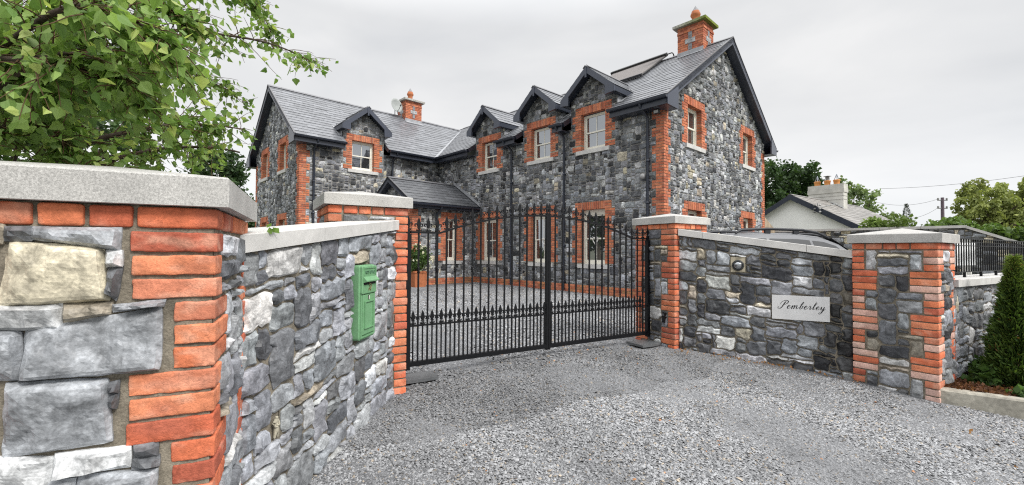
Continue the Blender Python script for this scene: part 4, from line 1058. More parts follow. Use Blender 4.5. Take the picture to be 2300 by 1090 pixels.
# ---- dormers
for fr, c, mm in DORM:
    d3 = np.array([*fr.d, 0]); n3 = np.array([*fr.n, 0]); half = .95; ze = DA-DS*half; mb = MB(); Lr = (DA-EZ)/mm-.4+.38+.1
    for sg in (-1, 1):
        O = fr(c+sg*half, .35, ze); U = unit(-sg*d3+np.array([0, 0, DS])); W = half*math.hypot(1, DS)
        slates(mb, O, -n3, U, Lr, W, row=.235, seed=int(c*10)+sg); deck(mb, O, -n3, U, Lr, W, .07)
    ridge(mb, fr(c, .37, DA), fr(c, .37-Lr, DA), unit(-d3+np.array([0, 0, DS])), unit(d3+np.array([0, 0, DS])), .11)
    D = mb.build('dormer_roof', HR, [M['slate'], M['navy']])
    for sg in (-1, 1):
        g = MB(); hg = .17
        A = [(c+sg*(half+.01), ze-.012), (c, DA-.004), (c, DA-hg-.02), (c+sg*(half-.30), ze+DS*.30-hg-.02), (c+sg*(half-.30), ze-.20), (c+sg*(half+.01), ze-.17)]
        prism(g, [fr(s, .325, z) for s, z in A], n3*.03)
        B = [(c+sg*(half-.01), ze-.01), (c+sg*(half-.30), ze-.19), (c+sg*(half-.01), ze-.17)]
        # boxed eave return and its soffit along the cheek
        prism(g, [fr(s, .30, z) for s, z in ((c+sg*half, ze-.02), (c+sg*(half-.30), ze-.05), (c+sg*(half-.30), ze-.205), (c+sg*half, ze-.175))], n3*.062)
        g.build('barge_board', D, [M['fascia']])
        g = MB(); obox(g, fr(c+sg*half, .32, ze-.165), d3*(-sg*.02), -n3*1.0, (0, 0, .15)); obox(g, fr(c+sg*half, .32, ze-.165), d3*(-sg*.17), -n3*1.0, (0, 0, .012))
        g.add([fr(c+sg*half, .30, ze-.09), fr(c, .30, DA-.09), fr(c, -.03, DA-.09), fr(c+sg*half, -.03, ze-.09)], [[0, 1, 2, 3]]); g.build('soffit', D, [M['navy']])
        q = MB(); fc = Fr(fr(c+sg*DH, 0, 0)[:2], -fr.n, fr.d*sg)
        rubble(q, q, fc, 0, 1.0, 4.9, 5.95, .07, lambda S, Z: (Z > EZ+mm*(S+.4)-.12) & (Z < ze+DS*(half-DH)-.02), int(c*7)+sg+60, (.1, .3), (.08, .22), W_HOUSE, 1, .02, .013, .3, (), (), None, (.2, .19, .175))
        q.build('cheek', D, [M['stone_far'], M['mortar']])
        q = MB(); a = fr(c+sg*(DH+.03), -.0, EZ+mm*.4+.03); b = fr(c+sg*(DH+.03), -.62, EZ+mm*1.02+.03); e = d3*sg*.14
        q.add([a, a+e, b+e, b], [[0, 1, 2, 3]]); q.add([a, b, b+[0, 0, .13], a+[0, 0, .13]], [[0, 1, 2, 3]]); q.build('flashing', D, [M['lead']])
    g = MB(); fbox(g, fr, c-.03, c+.03, .35, .372, DA-.33, DA-.03); g.build('finial_board', D, [M['fascia']])

# ---- porch in the inner corner
mb = MB(); KP = math.hypot(1, .6); upP = unit([HV[0], HV[1], .6]); dnP = unit([-HV[0], -HV[1], .6])
slates(mb, hp(-2.95, 7.45, 2.93), HU3, upP, 2.95, 1.7*KP, row=.24, wid=.42, seed=8, base=.085); deck(mb, hp(-2.95, 7.45, 2.93), HU3, upP, 2.95, 1.7*KP, .08)
slates(mb, hp(0, 10.4, 2.93+.6*.45), -HU3, dnP, 2.95, 1.25*KP, row=.24, wid=.42, seed=9, base=.085); deck(mb, hp(0, 10.4, 3.2), -HU3, dnP, 2.95, 1.25*KP, .08)
ridge(mb, hp(-2.97, 9.15, 3.95), hp(0, 9.15, 3.95), upP, dnP, .12)
pr = mb.build('porch_roof', HR, [M['slate'], M['navy']])
q = MB(); obox(q, hp(-.005, 7.42, 2.96), hp(0, 9.15, 3.99)-hp(0, 7.42, 2.96), HU3*-.06, (0, 0, .10)); q.build('flashing', pr, [M['lead']])
eaves(FPf, [(-.25, 2.68)], .33, 2.93, .16); pipe(FPf, .95, 2.93, .1, .37)
verge(FPg, 1.35, 1.35, 2.93, .6, .25, .35, False, .18)

# ---- chimneys
def chimney(u0, u1, v0, v1, zb, zt, face, pots, moss):
    o0 = hp(u0, v0, 0); fr4 = [Fr(o0[:2], HU, -HV), Fr(hp(u1, v0, 0)[:2], HV, HU), Fr(hp(u1, v1, 0)[:2], -HU, HV), Fr(hp(u0, v1, 0)[:2], -HV, -HU)]
    Ls = [u1-u0, v1-v0, u1-u0, v1-v0]; g = MB()
    obox(g, hp(u0, v0, zb), HU3*(u1-u0), HV3*(v1-v0), (0, 0, zt-zb), (.25, .23, .2), 1)
    n = int((zt-zb)/.075)
    for fr, L in zip(fr4, Ls):
        for r in range(n):
            z1 = zt-r*.075; x = -.008-(.11 if r % 2 else 0)
            while x < L:
                a, b = max(x, -.008), min(x+.213, L+.008)
                if b-a > .03: fbox(g, fr, a, b, -.02, .010+(.02 if r == 2 else .0)+HRNG.normal(0, .002), z1-.068, z1-.004, bcol(HRNG, BRKH)*.9)
                x += .222
    C = g.build('chimney', HR, [M['brick'], M['mortar']])
    q = MB()
    for fr, L in zip(fr4, Ls):
        m = L/2
        for a, b, z0, z1, key in ((m-.06, m+.06, zt-.42, zt-.20, 'mid'), (m-.17, m+.17, zt-.58, zt-.43, 'light'), (m-.06, m+.06, zt-.80, zt-.60, 'mid')):
            fbox(q, fr, a, b, -.01, .022, z0, z1, np.array(PAL[key])*.85)
    q.build('stone_inlay', C, [M['stone_far']])
    e = .13; q = MB(); V = []
    for z in (zt+.002, zt+.085):
        for uu, vv in ((u0-e, v0-e), (u1+e, v0-e), (u1+e, v1+e), (u0-e, v1+e)): V.append(hp(uu, vv, z))
    gcol = [(.40, .39, .36)]*8
    for i in moss: gcol[i] = (.16, .20, .04); gcol[i+4] = (.17, .21, .045)
    q.add(np.array(V), [[0, 3, 2, 1], [4, 5, 6, 7]]+[[i, (i+1) % 4, 4+(i+1) % 4, 4+i] for i in range(4)], np.array(gcol)); q.build('cap', C, [M['mortar']])
    for uu, vv in pots:
        q = MB(); lathe(q, hp(uu, vv, zt+.08), [(.135, 0), (.125, .06), (.112, .22), (.115, .30), (.150, .34), (.160, .38), (.150, .42), (.128, .46), (.122, .50), (.10, .50)], 16); po = q.build('pot', C, [M['terracotta']])
        q = MB(); lathe(q, hp(uu, vv, zt+.57), [(.125, 0), (.004, .20)], 12, (.22, .22, .23))
        for k in range(4): t = k*1.571+.4; p = hp(uu, vv, zt+.57); tube(q, [(p[0]+.1*math.cos(t), p[1]+.1*math.sin(t), zt+.55), (p[0]+.1*math.cos(t), p[1]+.1*math.sin(t), zt+.60)], .008, 5, (.2, .2, .2))
        q.build('cowl', po, [M['attr']])
    q = MB(); zf = zb
    return C
C1 = chimney(3.38, 4.12, .46, 1.29, 7.3, 8.66, None, [(3.75, .87)], (0, 1))
C2 = chimney(-.14, .70, 13.0, 13.75, 7.0, 8.42, None, [(.30, 13.375)], ())
q = MB(); fb = Fr(hp(3.38, 0, 0)[:2], HV, -HU); zz = EZ+MR*(3.38+.4)
q.add([fb(.44, .02, zz-.02), fb(1.31, .02, zz-.02), fb(1.31, .02, zz+.14), fb(.44, .02, zz+.14)], [[0, 1, 2, 3]]); q.add([fb(.44, .02, zz+.012), fb(1.31, .02, zz+.012), fb(1.31, .16, zz+.02-.14*MR), fb(.44, .16, zz+.02-.14*MR)], [[0, 1, 2, 3]])
q.build('flashing', C1, [M['lead']])
q = MB(); fb = Fr(hp(0, 13.0, 0)[:2], HU, -HV); zz = EZ+ML*(13.0-9.95)
q.add([fb(-.18, .02, zz-.02), fb(.74, .02, zz-.02), fb(.74, .02, zz+.14), fb(-.18, .02, zz+.14)], [[0, 1, 2, 3]]); q.add([fb(-.18, .02, zz+.012), fb(.74, .02, zz+.012), fb(.74, .18, zz+.02-.16*ML), fb(-.18, .18, zz+.02-.16*ML)], [[0, 1, 2, 3]])
q.build('flashing', C2, [M['lead']])

# ---- things fixed to the house
def solar():
    N = np.cross(HV3, up_r); N = N if N[2] > 0 else -N
    O = hp(2.25, 1.95, EZ+MR*2.65)+N*.07; L, W = 2.25, 1.72*KR
    r = thing('solar_panel', 'evacuated tube solar panel on the slate roof beside the large chimney', 'solar panel', tuple(O))
    q = MB(); obox(q, O, HV3*L, up_r*.07, N*.06, (.05, .05, .055)); obox(q, O+up_r*(W-.1), HV3*(L+.02), up_r*.16, N*.12, (.03, .03, .03))
    for k in (0, 1): obox(q, O+HV3*(k*(L-.04)), HV3*.04, up_r*W, N*.025, (.10, .10, .10))
    for k in (.1, L-.15): obox(q, O+HV3*k-N*.10, HV3*.03, up_r*.03, N*.1, (.1, .1, .1))
    q.build('frame', r, [M['attr']])
    q = MB(); 
    for i in range(30):
        a = O+HV3*(.05+i*(L-.1)/30)+up_r*.06+N*.03; tube(q, [tuple(a), tuple(a+up_r*(W-.16))], .028, 6, (.30, .29, .29))
    q.build('tubes', r, [M['tubes']])
    q = MB(); a = O+up_r*(W)+HV3*-.02; tube(q, [tuple(a+N*.06), tuple(a-HV3*.17+N*.06), tuple(a-HV3*.2-N*.0), tuple(a-HV3*.2-N*.12)], .02, 6, (.06, .06, .06)); q.build('pipe', r, [M['attr']])
M['tubes'] = mat('collector_tubes', (.20, .185, .18), .6, .2)
solar()
def dish():
    c = hp(-.60, 13.1, 8.06); ax = unit(np.array([.02-c[0]*.25, -1.0, .32]))
    r = thing('satellite_dish', 'grey satellite dish on the ridge beside the small chimney', 'satellite dish', tuple(hp(-.6, 13.2, 7.6)))
    q = MB(); R = .33; lathe(q, c, [(.001, 0), (R*.4, .012), (R*.75, .042), (R, .075), (R*1.01, .070), (R*.75, .030), (.001, -.012)], 24, (.34, .36, .35), axis=ax); q.build('reflector', r, [M['attr']])
    q = MB(); tip = c+ax*.36+np.array([0, 0, -.10]); tube(q, [tuple(c+np.array([0, 0, -R*.95])+ax*.07), tuple(c+ax*.22+np.array([0, 0, -.26])), tuple(tip)], .012, 6, (.1, .1, .1)); lathe(q, tip, [(.001, -.03), (.03, -.03), (.03, .05), (.001, .05)], 8, (.06, .06, .06), axis=-ax); q.build('receiver_arm', r, [M['attr']])
    q = MB(); tube(q, [tuple(hp(-.6, 13.2, 7.55)), tuple(c-ax*.06)], .02, 6, (.2, .2, .2)); tube(q, [tuple(hp(-.35, 13.2, 7.5)), tuple(c-ax*.05)], .012, 6, (.2, .2, .2)); q.build('mast', r, [M['attr']])
dish()
def heart(c, label):
    p = FA(c, -.13, 1.75); r = MB(); pts = []
    for t in np.linspace(0, 2*math.pi, 25):
        x = 16*math.sin(t)**3; y = 13*math.cos(t)-5*math.cos(2*t)-2*math.cos(3*t)-math.cos(4*t); pts.append(tuple(FA(c+x*.0058, -.155, 1.62+y*.0078)))
    tube(r, pts, .014, 6, (.78, .77, .74), cap=False); tube(r, [tuple(FA(c, -.155, 1.66)), tuple(FA(c, -.155, 2.05))], .004, 5, (.6, .6, .6))
    tag(r.build('heart_ornament', None, [M['attr']], tuple(p)), label, 'ornament')
heart(WV[0]+.02, 'white heart hanging in the wide ground floor window nearest the hinge pillar')
heart(WV[1]-.03, 'white heart hanging in the ground floor window behind the middle of the gate')
def floodlight(c, label, fr, t, z):
    p = fr(c, t, z); r = thing('security_light', label, 'light', tuple(p), 'security lights under the eaves')
    q = MB(); fbox(q, fr, c-.07, c+.07, t-.03, t+.06, z-.09, z, (.06, .06, .065)); tube(q, [tuple(fr(c, t-.05, z+.03)), tuple(fr(c, t, z-.03))], .015, 6, (.3, .3, .3)); q.build('housing', r, [M['attr']])
    q = MB(); q.add([fr(c-.06, t+.062, z-.08), fr(c+.06, t+.062, z-.08), fr(c+.06, t+.062, z-.01), fr(c-.06, t+.062, z-.01)], [[0, 1, 2, 3]], (.5, .5, .5)); q.build('lens', r, [M['attr']])
floodlight(.12, 'small floodlight under the eaves at the brick corner of the house', FA, .12, 4.91)
def alarm():
    s, z = hitv(1447, 397, HC, HV); p = FA(s, .05, z); q = MB(); lathe(q, p, [(.001, .09), (.05, .085), (.075, .05), (.08, 0), (.08, -.04)], 14, (.34, .34, .34), axis=(*FA.n, 0))
    tag(q.build('wall_fitting', None, [M['attr']], tuple(p)), 'small round grey fitting on the stone wall beside the corner downpipe', 'fitting')
alarm()

# ------------------------------------------------------------------ foliage
LEAF = np.array([[0, 0], [.16, .10], [.36, .17], [.44, .30], [.40, .42], [.30, .56], [.20, .70], [.10, .86], [0, 1.0], [-.10, .86], [-.20, .70], [-.30, .56], [-.40, .42], [-.44, .30], [-.36, .17], [-.16, .10]])
def birch_leaves(mb, P, tips, size, cols, rng):
    """pointed toothed leaves: P stalk ends, tips direction each leaf points"""
    n = len(P); m = len(LEAF)
    up = rng.normal(0, 1, (n, 3)); t = tips/np.linalg.norm(tips, axis=1, keepdims=True)
    a = np.cross(t, up); a /= np.maximum(np.linalg.norm(a, axis=1, keepdims=True), 1e-6); nn = np.cross(a, t)
    L = LEAF.copy(); tooth = np.where(np.arange(m) % 2 == 0, 1.0, .90); L[:, 0] *= tooth
    x = L[None, :, 0]*rng.uniform(.85, 1.15, (n, 1))*size[:, None]; y = L[None, :, 1]*size[:, None]
    fold = rng.uniform(.05, .55, (n, 1)); curl = rng.normal(.0, .28, (n, 1))
    z = np.abs(x)*fold + curl*y*y/size[:, None]
    V = P[:, None]+a[:, None]*x[..., None]+t[:, None]*y[..., None]+nn[:, None]*z[..., None]
    # two halves folded along the midrib
    h1 = list(range(0, 9)); h2_ = [0]+list(range(8, 16))
    C = np.repeat(cols, m, 0)
    off = (np.arange(n)*m)[:, None]
    mb.add(V.reshape(-1, 3), np.array(h1)[None]+off, C, 0, False); k = mb.q[-1]
    mb.q.append((np.array(h2_)[None]+off+(mb.n-n*m), 0, False))
def at_px(px, py, Y):
    r = AX_R*(px-1150)+AX_U*(545-py)+AX_F*FPX; k = Y/r.y; return np.array([r.x*k, Y, CZ+r.z*k])
def birch():
    rng = np.random.default_rng(7)
    base = np.array([-3.7, 2.9, -.1]); r = thing('birch_tree', 'leafy birch tree reaching over the nearest pillar on the left', 'tree', tuple(base))
    wood = MB(); tube(wood, [base, base+[.05, 0, 1.2], base+[.12, -.05, 2.4], base+[.1, -.05, 4.2], base+[.15, 0, 5.6]], [.11, .095, .08, .05, .02], 10, (.30, .28, .25)); 
    # main limbs: real branches reaching from the stem over the wall
    nl0 = 0
    limbs = [((.1, .0, 1.7), (-2.25, 1.95, 2.02), (-1.95, 2.15, 2.38), (-1.60, 2.62, 2.58), (-1.42, 2.98, 2.62)),
             ((.1, .0, 1.3), (-2.3, 2.2, 1.75), (-2.05, 2.45, 1.98), (-1.98, 2.7, 2.08), (-1.86, 2.95, 2.12)),
             ((.1, 0, 2.6), (-2.3, 2.0, 2.75), (-2.0, 2.3, 3.02), (-1.80, 2.5, 3.0), (-1.68, 2.75, 2.9)),
             ((.1, 0, 1.0), (-2.5, 2.3, 1.55), (-2.1, 2.6, 1.65), (-1.85, 2.9, 1.74), (-1.72, 3.1, 1.72)),
             ((.1, 0, 2.2), (-2.5, 1.6, 2.4), (-2.1, 1.6, 2.45), (-1.8, 1.75, 2.35), (-1.6, 1.85, 2.2)),
             ((.1, 0, 1.6), (-2.4, 1.5, 1.9), (-2.05, 1.45, 2.02), (-1.85, 1.5, 2.0), (-1.66, 1.62, 1.9)),
             ((.1, 0, 3.0), (-2.7, 2.6, 3.1), (-2.3, 2.8, 3.25), (-2.0, 3.0, 3.15), (-1.8, 3.2, 2.95)),
             ((.1, 0, 3.1), (-2.4, 1.5, 2.75), (-2.05, 1.5, 2.72), (-1.85, 1.55, 2.6), (-1.7, 1.6, 2.45)),
             ((.1, 0, .9), (-2.6, 1.9, 1.5), (-2.2, 1.9, 1.62), (-1.95, 2.0, 1.66), (-1.75, 2.1, 1.6)),
             ((.1, 0, 1.5), (-2.8, 3.0, 1.9), (-2.5, 3.4, 2.1), (-2.25, 3.7, 2.1), (-2.05, 3.9, 1.95)),
             ((.1, 0, 2.0), (-2.9, 2.9, 2.5), (-2.6, 3.2, 2.65), (-2.35, 3.4, 2.6), (-2.15, 3.6, 2.45)),
             ((.1, 0, 1.1), (-2.6, 2.7, 1.6), (-2.25, 3.0, 1.72), (-2.0, 3.3, 1.72), (-1.85, 3.5, 1.66))]
    for _ in range(14):
        y = rng.uniform(1.45, 3.1); x = -rng.uniform(.76, 1.12)*y; z = CZ+rng.uniform(.26, .60)*y; z0 = rng.uniform(.9, 3.2)
        limbs.append(((.1, 0, z0), (-2.9 if x > -2.6 else -3.3, .5*(y+2.6), .5*(z+z0)), (x-.35, y-.05, z+.02), (x-.1, y, z+.05), (x, y+.05, z)))
    Pl, Tl, Sl = [], [], []
    for li, L in enumerate(limbs):
        q = np.array([base+L[0]]+[np.array(p) for p in L[1:]]); n = 24; t = np.linspace(0, len(q)-1, n); i = np.minimum(t.astype(int), len(q)-2); f = (t-i)[:, None]
        p0, p1, p2, p3 = q[np.maximum(i-1, 0)], q[i], q[i+1], q[np.minimum(i+2, len(q)-1)]
        c = .5*((2*p1)+(p2-p0)*f+(2*p0-5*p1+4*p2-p3)*f**2+(3*p1-p0-3*p2+p3)*f**3)
        nk = max([i+1 for i in range(n) if c[i][0]/max(c[i][1], .1) < -.63 or c[i][2] > CZ+.40*c[i][1]] + [6])
        tube(wood, c[:nk], list(np.linspace(.018, .0025, n))[:nk], 6, (.06, .045, .035))
        ntw = (135 if li < 6 else 96) if li else 62
        for k in range(ntw):
            s = 5+(nk-5.1)*rng.random()**.8; j = int(s); p = c[j]+(c[min(j+1, n-1)]-c[j])*(s-j)
            d = unit(c[min(j+1, n-1)]-c[max(j-1, 0)]); d = unit(d*rng.uniform(.3, 1.0)+rng.normal(0, .55, 3)*np.array([1, 1, .7])+[0, 0, rng.uniform(-.35, .25)])
            ln = rng.uniform(.12, .36)*(1.0 if s < 17 else .55); m = 6; pts = [p]
            for _ in range(m-1):
                d = unit(d+rng.normal(0, .13, 3)+[0, 0, -.09]); pts.append(pts[-1]+d*ln/(m-1))
            out_ = lambda q: (q[1] > 2.1 and ((q[0]/q[1] > -.655 and q[2] < CZ+.215*q[1]) or (q[0]/q[1] > -.66 and q[2] < CZ+.36*q[1] and k % 5 > 1) or (q[0]/q[1] > -.585 and q[2] < CZ+.37*q[1]))) or q[1] < 1.15 or q[2] < 1.42 or (q[2] < 1.68 and q[0] > -1.78 and q[1] < 2.2)
            if any(out_(q) for q in pts): continue
            tube(wood, pts, list(np.linspace(.0028, .0010, m)), 4, (.10, .06, .035), cap=False)
            nl = max(3, int(ln/.036))
            for a in range(nl):
                x = (a+.6)/nl*(m-1); b = min(int(x), m-2); e = pts[b]+(pts[b+1]-pts[b])*(x-b)
                dr = unit(unit(pts[b+1]-pts[b])*.5+rng.normal(0, .6, 3)+[0, 0, -.75]); st = e+dr*rng.uniform(.008, .02)
                Pl.append(st); Tl.append(unit(dr+rng.normal(0, .35, 3))); Sl.append(rng.uniform(.030, .055))
    Pl, Tl, Sl = np.array(Pl), np.array(Tl), np.array(Sl); n = len(Pl)
    # nothing grows through the pillar or the wall below its coping
    g = rng.random(n)[:, None]; cols = np.array([.10, .185, .045])*(1-g)+np.array([.25, .36, .105])*g; cols *= rng.uniform(.8, 1.4, (n, 1))
    yl = rng.random(n) < .10; cols[yl] = np.array([.42, .50, .17])
    fo = MB(); birch_leaves(fo, Pl, Tl, Sl, cols, rng)
    wood.build('branches', r, [M['bark']]); fo.build('foliage', r, [M['leaf']]); print('birch leaves', n)
birch()

def leaf_cloud(mb, centres, radii, n, size, c0, c1, rng, droop=0.0, flat=1.0):
    """small leaf faces through clumps"""
    k = rng.integers(0, len(centres), n); d = rng.normal(0, 1, (n, 3)); d /= np.linalg.norm(d, axis=1, keepdims=True)
    rr = rng.random(n)**.45
    P = centres[k]+d*radii[k][:, None]*rr[:, None]*np.array([1, 1, flat])
    ax = rng.normal(0, 1, (n, 3)); ax[:, 2] -= droop; ax /= np.linalg.norm(ax, axis=1, keepdims=True)
    bx_ = np.cross(ax, rng.normal(0, 1, (n, 3))); bx_ /= np.linalg.norm(bx_, axis=1, keepdims=True)
    s = size*rng.uniform(.6, 1.4, (n, 1)); w = s*.42
    V = np.stack([P, P+ax*s*.5+bx_*w, P+ax*s*1.05, P+ax*s*.5-bx_*w], 1)
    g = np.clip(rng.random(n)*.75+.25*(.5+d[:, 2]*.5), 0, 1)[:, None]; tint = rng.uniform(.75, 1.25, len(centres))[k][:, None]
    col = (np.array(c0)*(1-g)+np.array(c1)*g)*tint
    mb.add(V.reshape(-1, 3), np.arange(4*n).reshape(-1, 4), np.repeat(col, 4, 0))
def crown_tree(label, base, h, blobs, n, size, c0, c1, seed, cat='tree', name='broadleaf_tree', clump=.16, group=None, droop=.2, ncl=110, trunk=.22):
    rng = np.random.default_rng(seed); base = np.array(base, float); r = thing(name, label, cat, tuple(base), group)
    cen, rad = [], []
    tot = sum(b[3]*b[4] for b in blobs)
    for (x, y, z, a, b) in blobs:
        for _ in range(max(6, int(ncl*a*b/tot))):
            d = rng.normal(0, 1, 3); d /= np.linalg.norm(d); q = rng.random()**.35
            cen.append(base+np.array([x, y, z])+d*np.array([a, a*.9, b])*q); rad.append(clump*h*rng.uniform(.45, 1.0)*.5)
    cen, rad = np.array(cen), np.array(rad)
    f = MB(); leaf_cloud(f, cen, rad, n, size, c0, c1, rng, droop); f.build('crown', r, [M['leaf_far']])
    t = MB(); top = base+np.array([0, 0, h*.7]); tube(t, [base, base+[.05*h*.2, 0, h*.3], top], [trunk, trunk*.75, trunk*.3], 8, (.14, .11, .085))
    for c in cen[::max(1, len(cen)//26)]:
        s = base+np.array([0, 0, h*rng.uniform(.25, .6)]); m = (s+c)/2+np.array([0, 0, -.05*h*rng.random()]); tube(t, [s, m, c], [trunk*.32, trunk*.2, trunk*.06], 5, (.12, .095, .075))
    t.build('trunk', r, [M['bark']]); return r
DK0, DK1 = (.022, .048, .018), (.060, .110, .034)
p = at_px(1768, 440, 40); crown_tree('dense dark green tree rising behind the house and the white cottage', (p[0], 40, 0), 10.3, [(-1.6, 0, 6.8, 2.3, 3.3), (1.2, 0, 7.9, 1.9, 2.6), (-.6, 0, 4.2, 3.2, 2.8), (2.0, 0, 5.6, 1.5, 2.6)], 17000, .26, DK0, DK1, 3, ncl=170)
p = at_px(1940, 450, 42); crown_tree('open, airy tree with gaps of sky beside the cottage chimney', (p[0]-1.2, 42, 0), 8.2, [(-.3, 0, 6.9, 1.6, 1.6), (1.0, 0, 5.9, 2.0, 1.6), (2.4, 0, 4.5, 1.7, 1.3), (-1.2, 0, 4.2, .8, 2.0)], 3400, .25, (.11, .165, .07), (.26, .34, .16), 4, clump=.11, ncl=80)
p = at_px(2245, 450, 24); wl = crown_tree('pale yellow green willow above the boundary wall at the right edge', (p[0], 24, 0), 5.6, [(-.2, 0, 4.4, 1.6, 1.5), (1.4, 0, 4.0, 1.7, 1.5), (-.9, 0, 2.9, 1.5, 1.6), (.9, 0, 2.4, 2.0, 1.4)], 17000, .15, (.14, .18, .05), (.36, .40, .13), 5, name='willow_tree', droop=1.6, clump=.15, ncl=150)
p = at_px(535, 400, 26); crown_tree('dark tree showing between the birch and the left gable', (p[0]-.5, 26, 0), 8.4, [(-1.2, 0, 5.4, 1.8, 2.4), (.3, 0, 5.2, 1.3, 2.0), (-.2, 0, 2.6, 2.2, 2.2)], 9000, .20, DK0, DK1, 6, ncl=110)
for i, (x, y, h) in enumerate(((-9.5, 6.5, 5.0), (-11.5, 11, 6.5), (-13, 2.5, 6.0))):
    crown_tree(('rounded garden tree behind the left boundary, nearest the letter box wall', 'tall garden tree behind the left gable of the house', 'broad garden tree at the far left of the garden')[i], (x, y, 0), h, [(0, 0, h*.62, h*.28, h*.34), (.6, .3, h*.45, h*.26, h*.25), (-.7, -.2, h*.42, h*.24, h*.25)], 5000, .17, DK0, (.075, .13, .04), 60+i, ncl=70)
def hedge(label, pts, h0, h1, n, size, c0, c1, seed, name='hedge', wd=.7):
    rng = np.random.default_rng(seed); pts = np.array(pts, float); cen, rad = [], []
    seg = np.linalg.norm(np.diff(pts, axis=0), axis=1); tot = seg.sum()
    for _ in range(int(tot*9)):
        s = rng.random()*tot; i = 0
        while i < len(seg)-1 and s > seg[i]: s -= seg[i]; i += 1
        q = pts[i]+(pts[i+1]-pts[i])*s/seg[i]; cen.append([q[0]+rng.normal(0, wd*.4), q[1]+rng.normal(0, wd*.4), h0+(h1-h0)*rng.random()**.8*(.75+.5*vn(np.array(q[0]*.8), np.array(q[1]*.8), seed))]); rad.append(rng.uniform(.16, .36))
    r = thing(name, label, 'hedge', (pts[0][0], pts[0][1], 0)); f = MB(); leaf_cloud(f, np.array(cen), np.array(rad), n, size, c0, c1, rng, .3); f.build('foliage', r, [M['leaf_far']])
    t = MB()
    for c in cen[::6]: tube(t, [(c[0], c[1], 0), (c[0]+rng.normal(0, .1), c[1], c[2]*.6), tuple(c)], [.03, .02, .008], 5, (.10, .08, .06))
    t.build('stems', r, [M['bark']])
hedge('tangled bright green creeper hedge behind the boundary wall', [(13.6, 15.4), (15.6, 14.6), (17.5, 13.6), (19.5, 13.6)], 1.3, 2.12, 13000, .13, (.045, .085, .022), (.16, .25, .06), 12, 'creeper_hedge')
hedge('low leafy creeper spilling over the boundary wall under the cottage roof', [(12.9, 15.9), (13.6, 15.2)], 1.8, 2.32, 1300, .11, (.08, .13, .03), (.20, .29, .07), 14, 'creeper')
def conifer(label, base, h, w, n, seed, group=None, name='conifer', c0=(.026, .060, .016), c1=(.13, .21, .042), top=(.25, .31, .07)):
    rng = np.random.default_rng(seed); base = np.array(base, float); r = thing(name, label, 'conifer', tuple(base), group)
    t = MB(); tube(t, [base, base+[0, 0, h*.5], base+[0, 0, h*.97]], [.022, .015, .004], 6, (.12, .08, .05)); t.build('trunk', r, [M['bark']])
    f = MB(); z = rng.random(n)**1.25*.96; th = rng.uniform(0, 6.283, n)
    lob = 1+.13*np.sin(th*3+z*19)+.10*np.sin(th*5-z*31)+rng.normal(0, .05, n)
    env = np.where(z < .14, .80+z/.14*.2, 1.0)*(1-z)**.95*w*lob; rr = env*(.45+.60*rng.random(n)**.5)
    P = base+np.stack([rr*np.cos(th), rr*np.sin(th), z*h+.01], 1)
    out = np.stack([np.cos(th), np.sin(th), rng.uniform(.2, 1.5, n)], 1)+rng.normal(0, .3, (n, 3)); out /= np.linalg.norm(out, axis=1, keepdims=True)
    sd_ = np.cross(out, rng.normal(0, 1, (n, 3))); sd_ /= np.linalg.norm(sd_, axis=1, keepdims=True)
    s = rng.uniform(.035, .075, (n, 1))*(h/1.4)**.5; wv = s*.17
    V = np.stack([P-out*s*.3-sd_*wv*.5, P+out*s*.3-sd_*wv, P+out*s, P+out*s*.3+sd_*wv], 1)
    g = rng.random((n, 1)); col = np.array(c0)*(1-g)+np.array(c1)*g; tz = np.clip((z-.70)/.3, 0, 1)[:, None]*rng.random((n, 1)); col = col*(1-tz)+np.array(top)*tz
    br = rng.random(n) < .02; col[br] = (.14, .09, .03)
    f.add(V.reshape(-1, 3), np.arange(4*n).reshape(-1, 4), np.repeat(col, 4, 0)); f.build('foliage', r, [M['leaf_far']])
conifer('young cone shaped conifer with a pale tip in the kerbed bed', (5.37, 4.64, -.12), 1.42, .25, 14000, 2)
conifer('second cone shaped conifer cut off by the right edge of the photo', (5.98, 4.72, -.12), 1.40, .33, 9000, 8)
p = at_px(2036, 470, 30); conifer('small dark spruce top showing behind the boundary wall', (p[0], 30, 0), 4.9, .9, 2600, 9, name='spruce', c0=(.02, .03, .03), c1=(.07, .09, .075), top=(.10, .12, .10))

# ------------------------------------------------------------------ right: low wall, railing, bed, kerb
PQ = np.array([4.35, 4.44])+.70*np.array([math.cos(A35), math.sin(A35)])*0.96
rd = unit(np.array([.875, .482])); rn = np.array([rd[1], -rd[0]])
frS = Fr(PQ - rd*.05, rd, rn)
def low_wall():
    r = thing('garden_wall', 'low rubble wall with pale coping under the black railing', 'wall', (*(PQ+rd*1.5), -.2)); q = MB(); mo = MB()
    rubble(q, mo, frS, 0, 3.6, -.35, .935, .06, lambda S, Z: S > -1, 301, (.10, .34), (.07, .26), weights(mid=.5, dark=.3, light=.14, buff=.04), 2, .030, .014, .33)
    q.build('stonework', r, [M['stone'], M['mortar']]); fbox(mo, frS, 0, 3.6, -.3, -.02, -.4, .93, MORT); mo.build('mortar_core', r, [M['mortar'], M['mortar']])
    c = MB()
    for a, b in ((0, .12), (.124, 1.05), (1.054, 2.2), (2.204, 3.6)): fbox(c, frS, a, b, -.34, .06, .935, 1.012)
    c.build('coping', r, [M['granite_pale']])
low_wall()
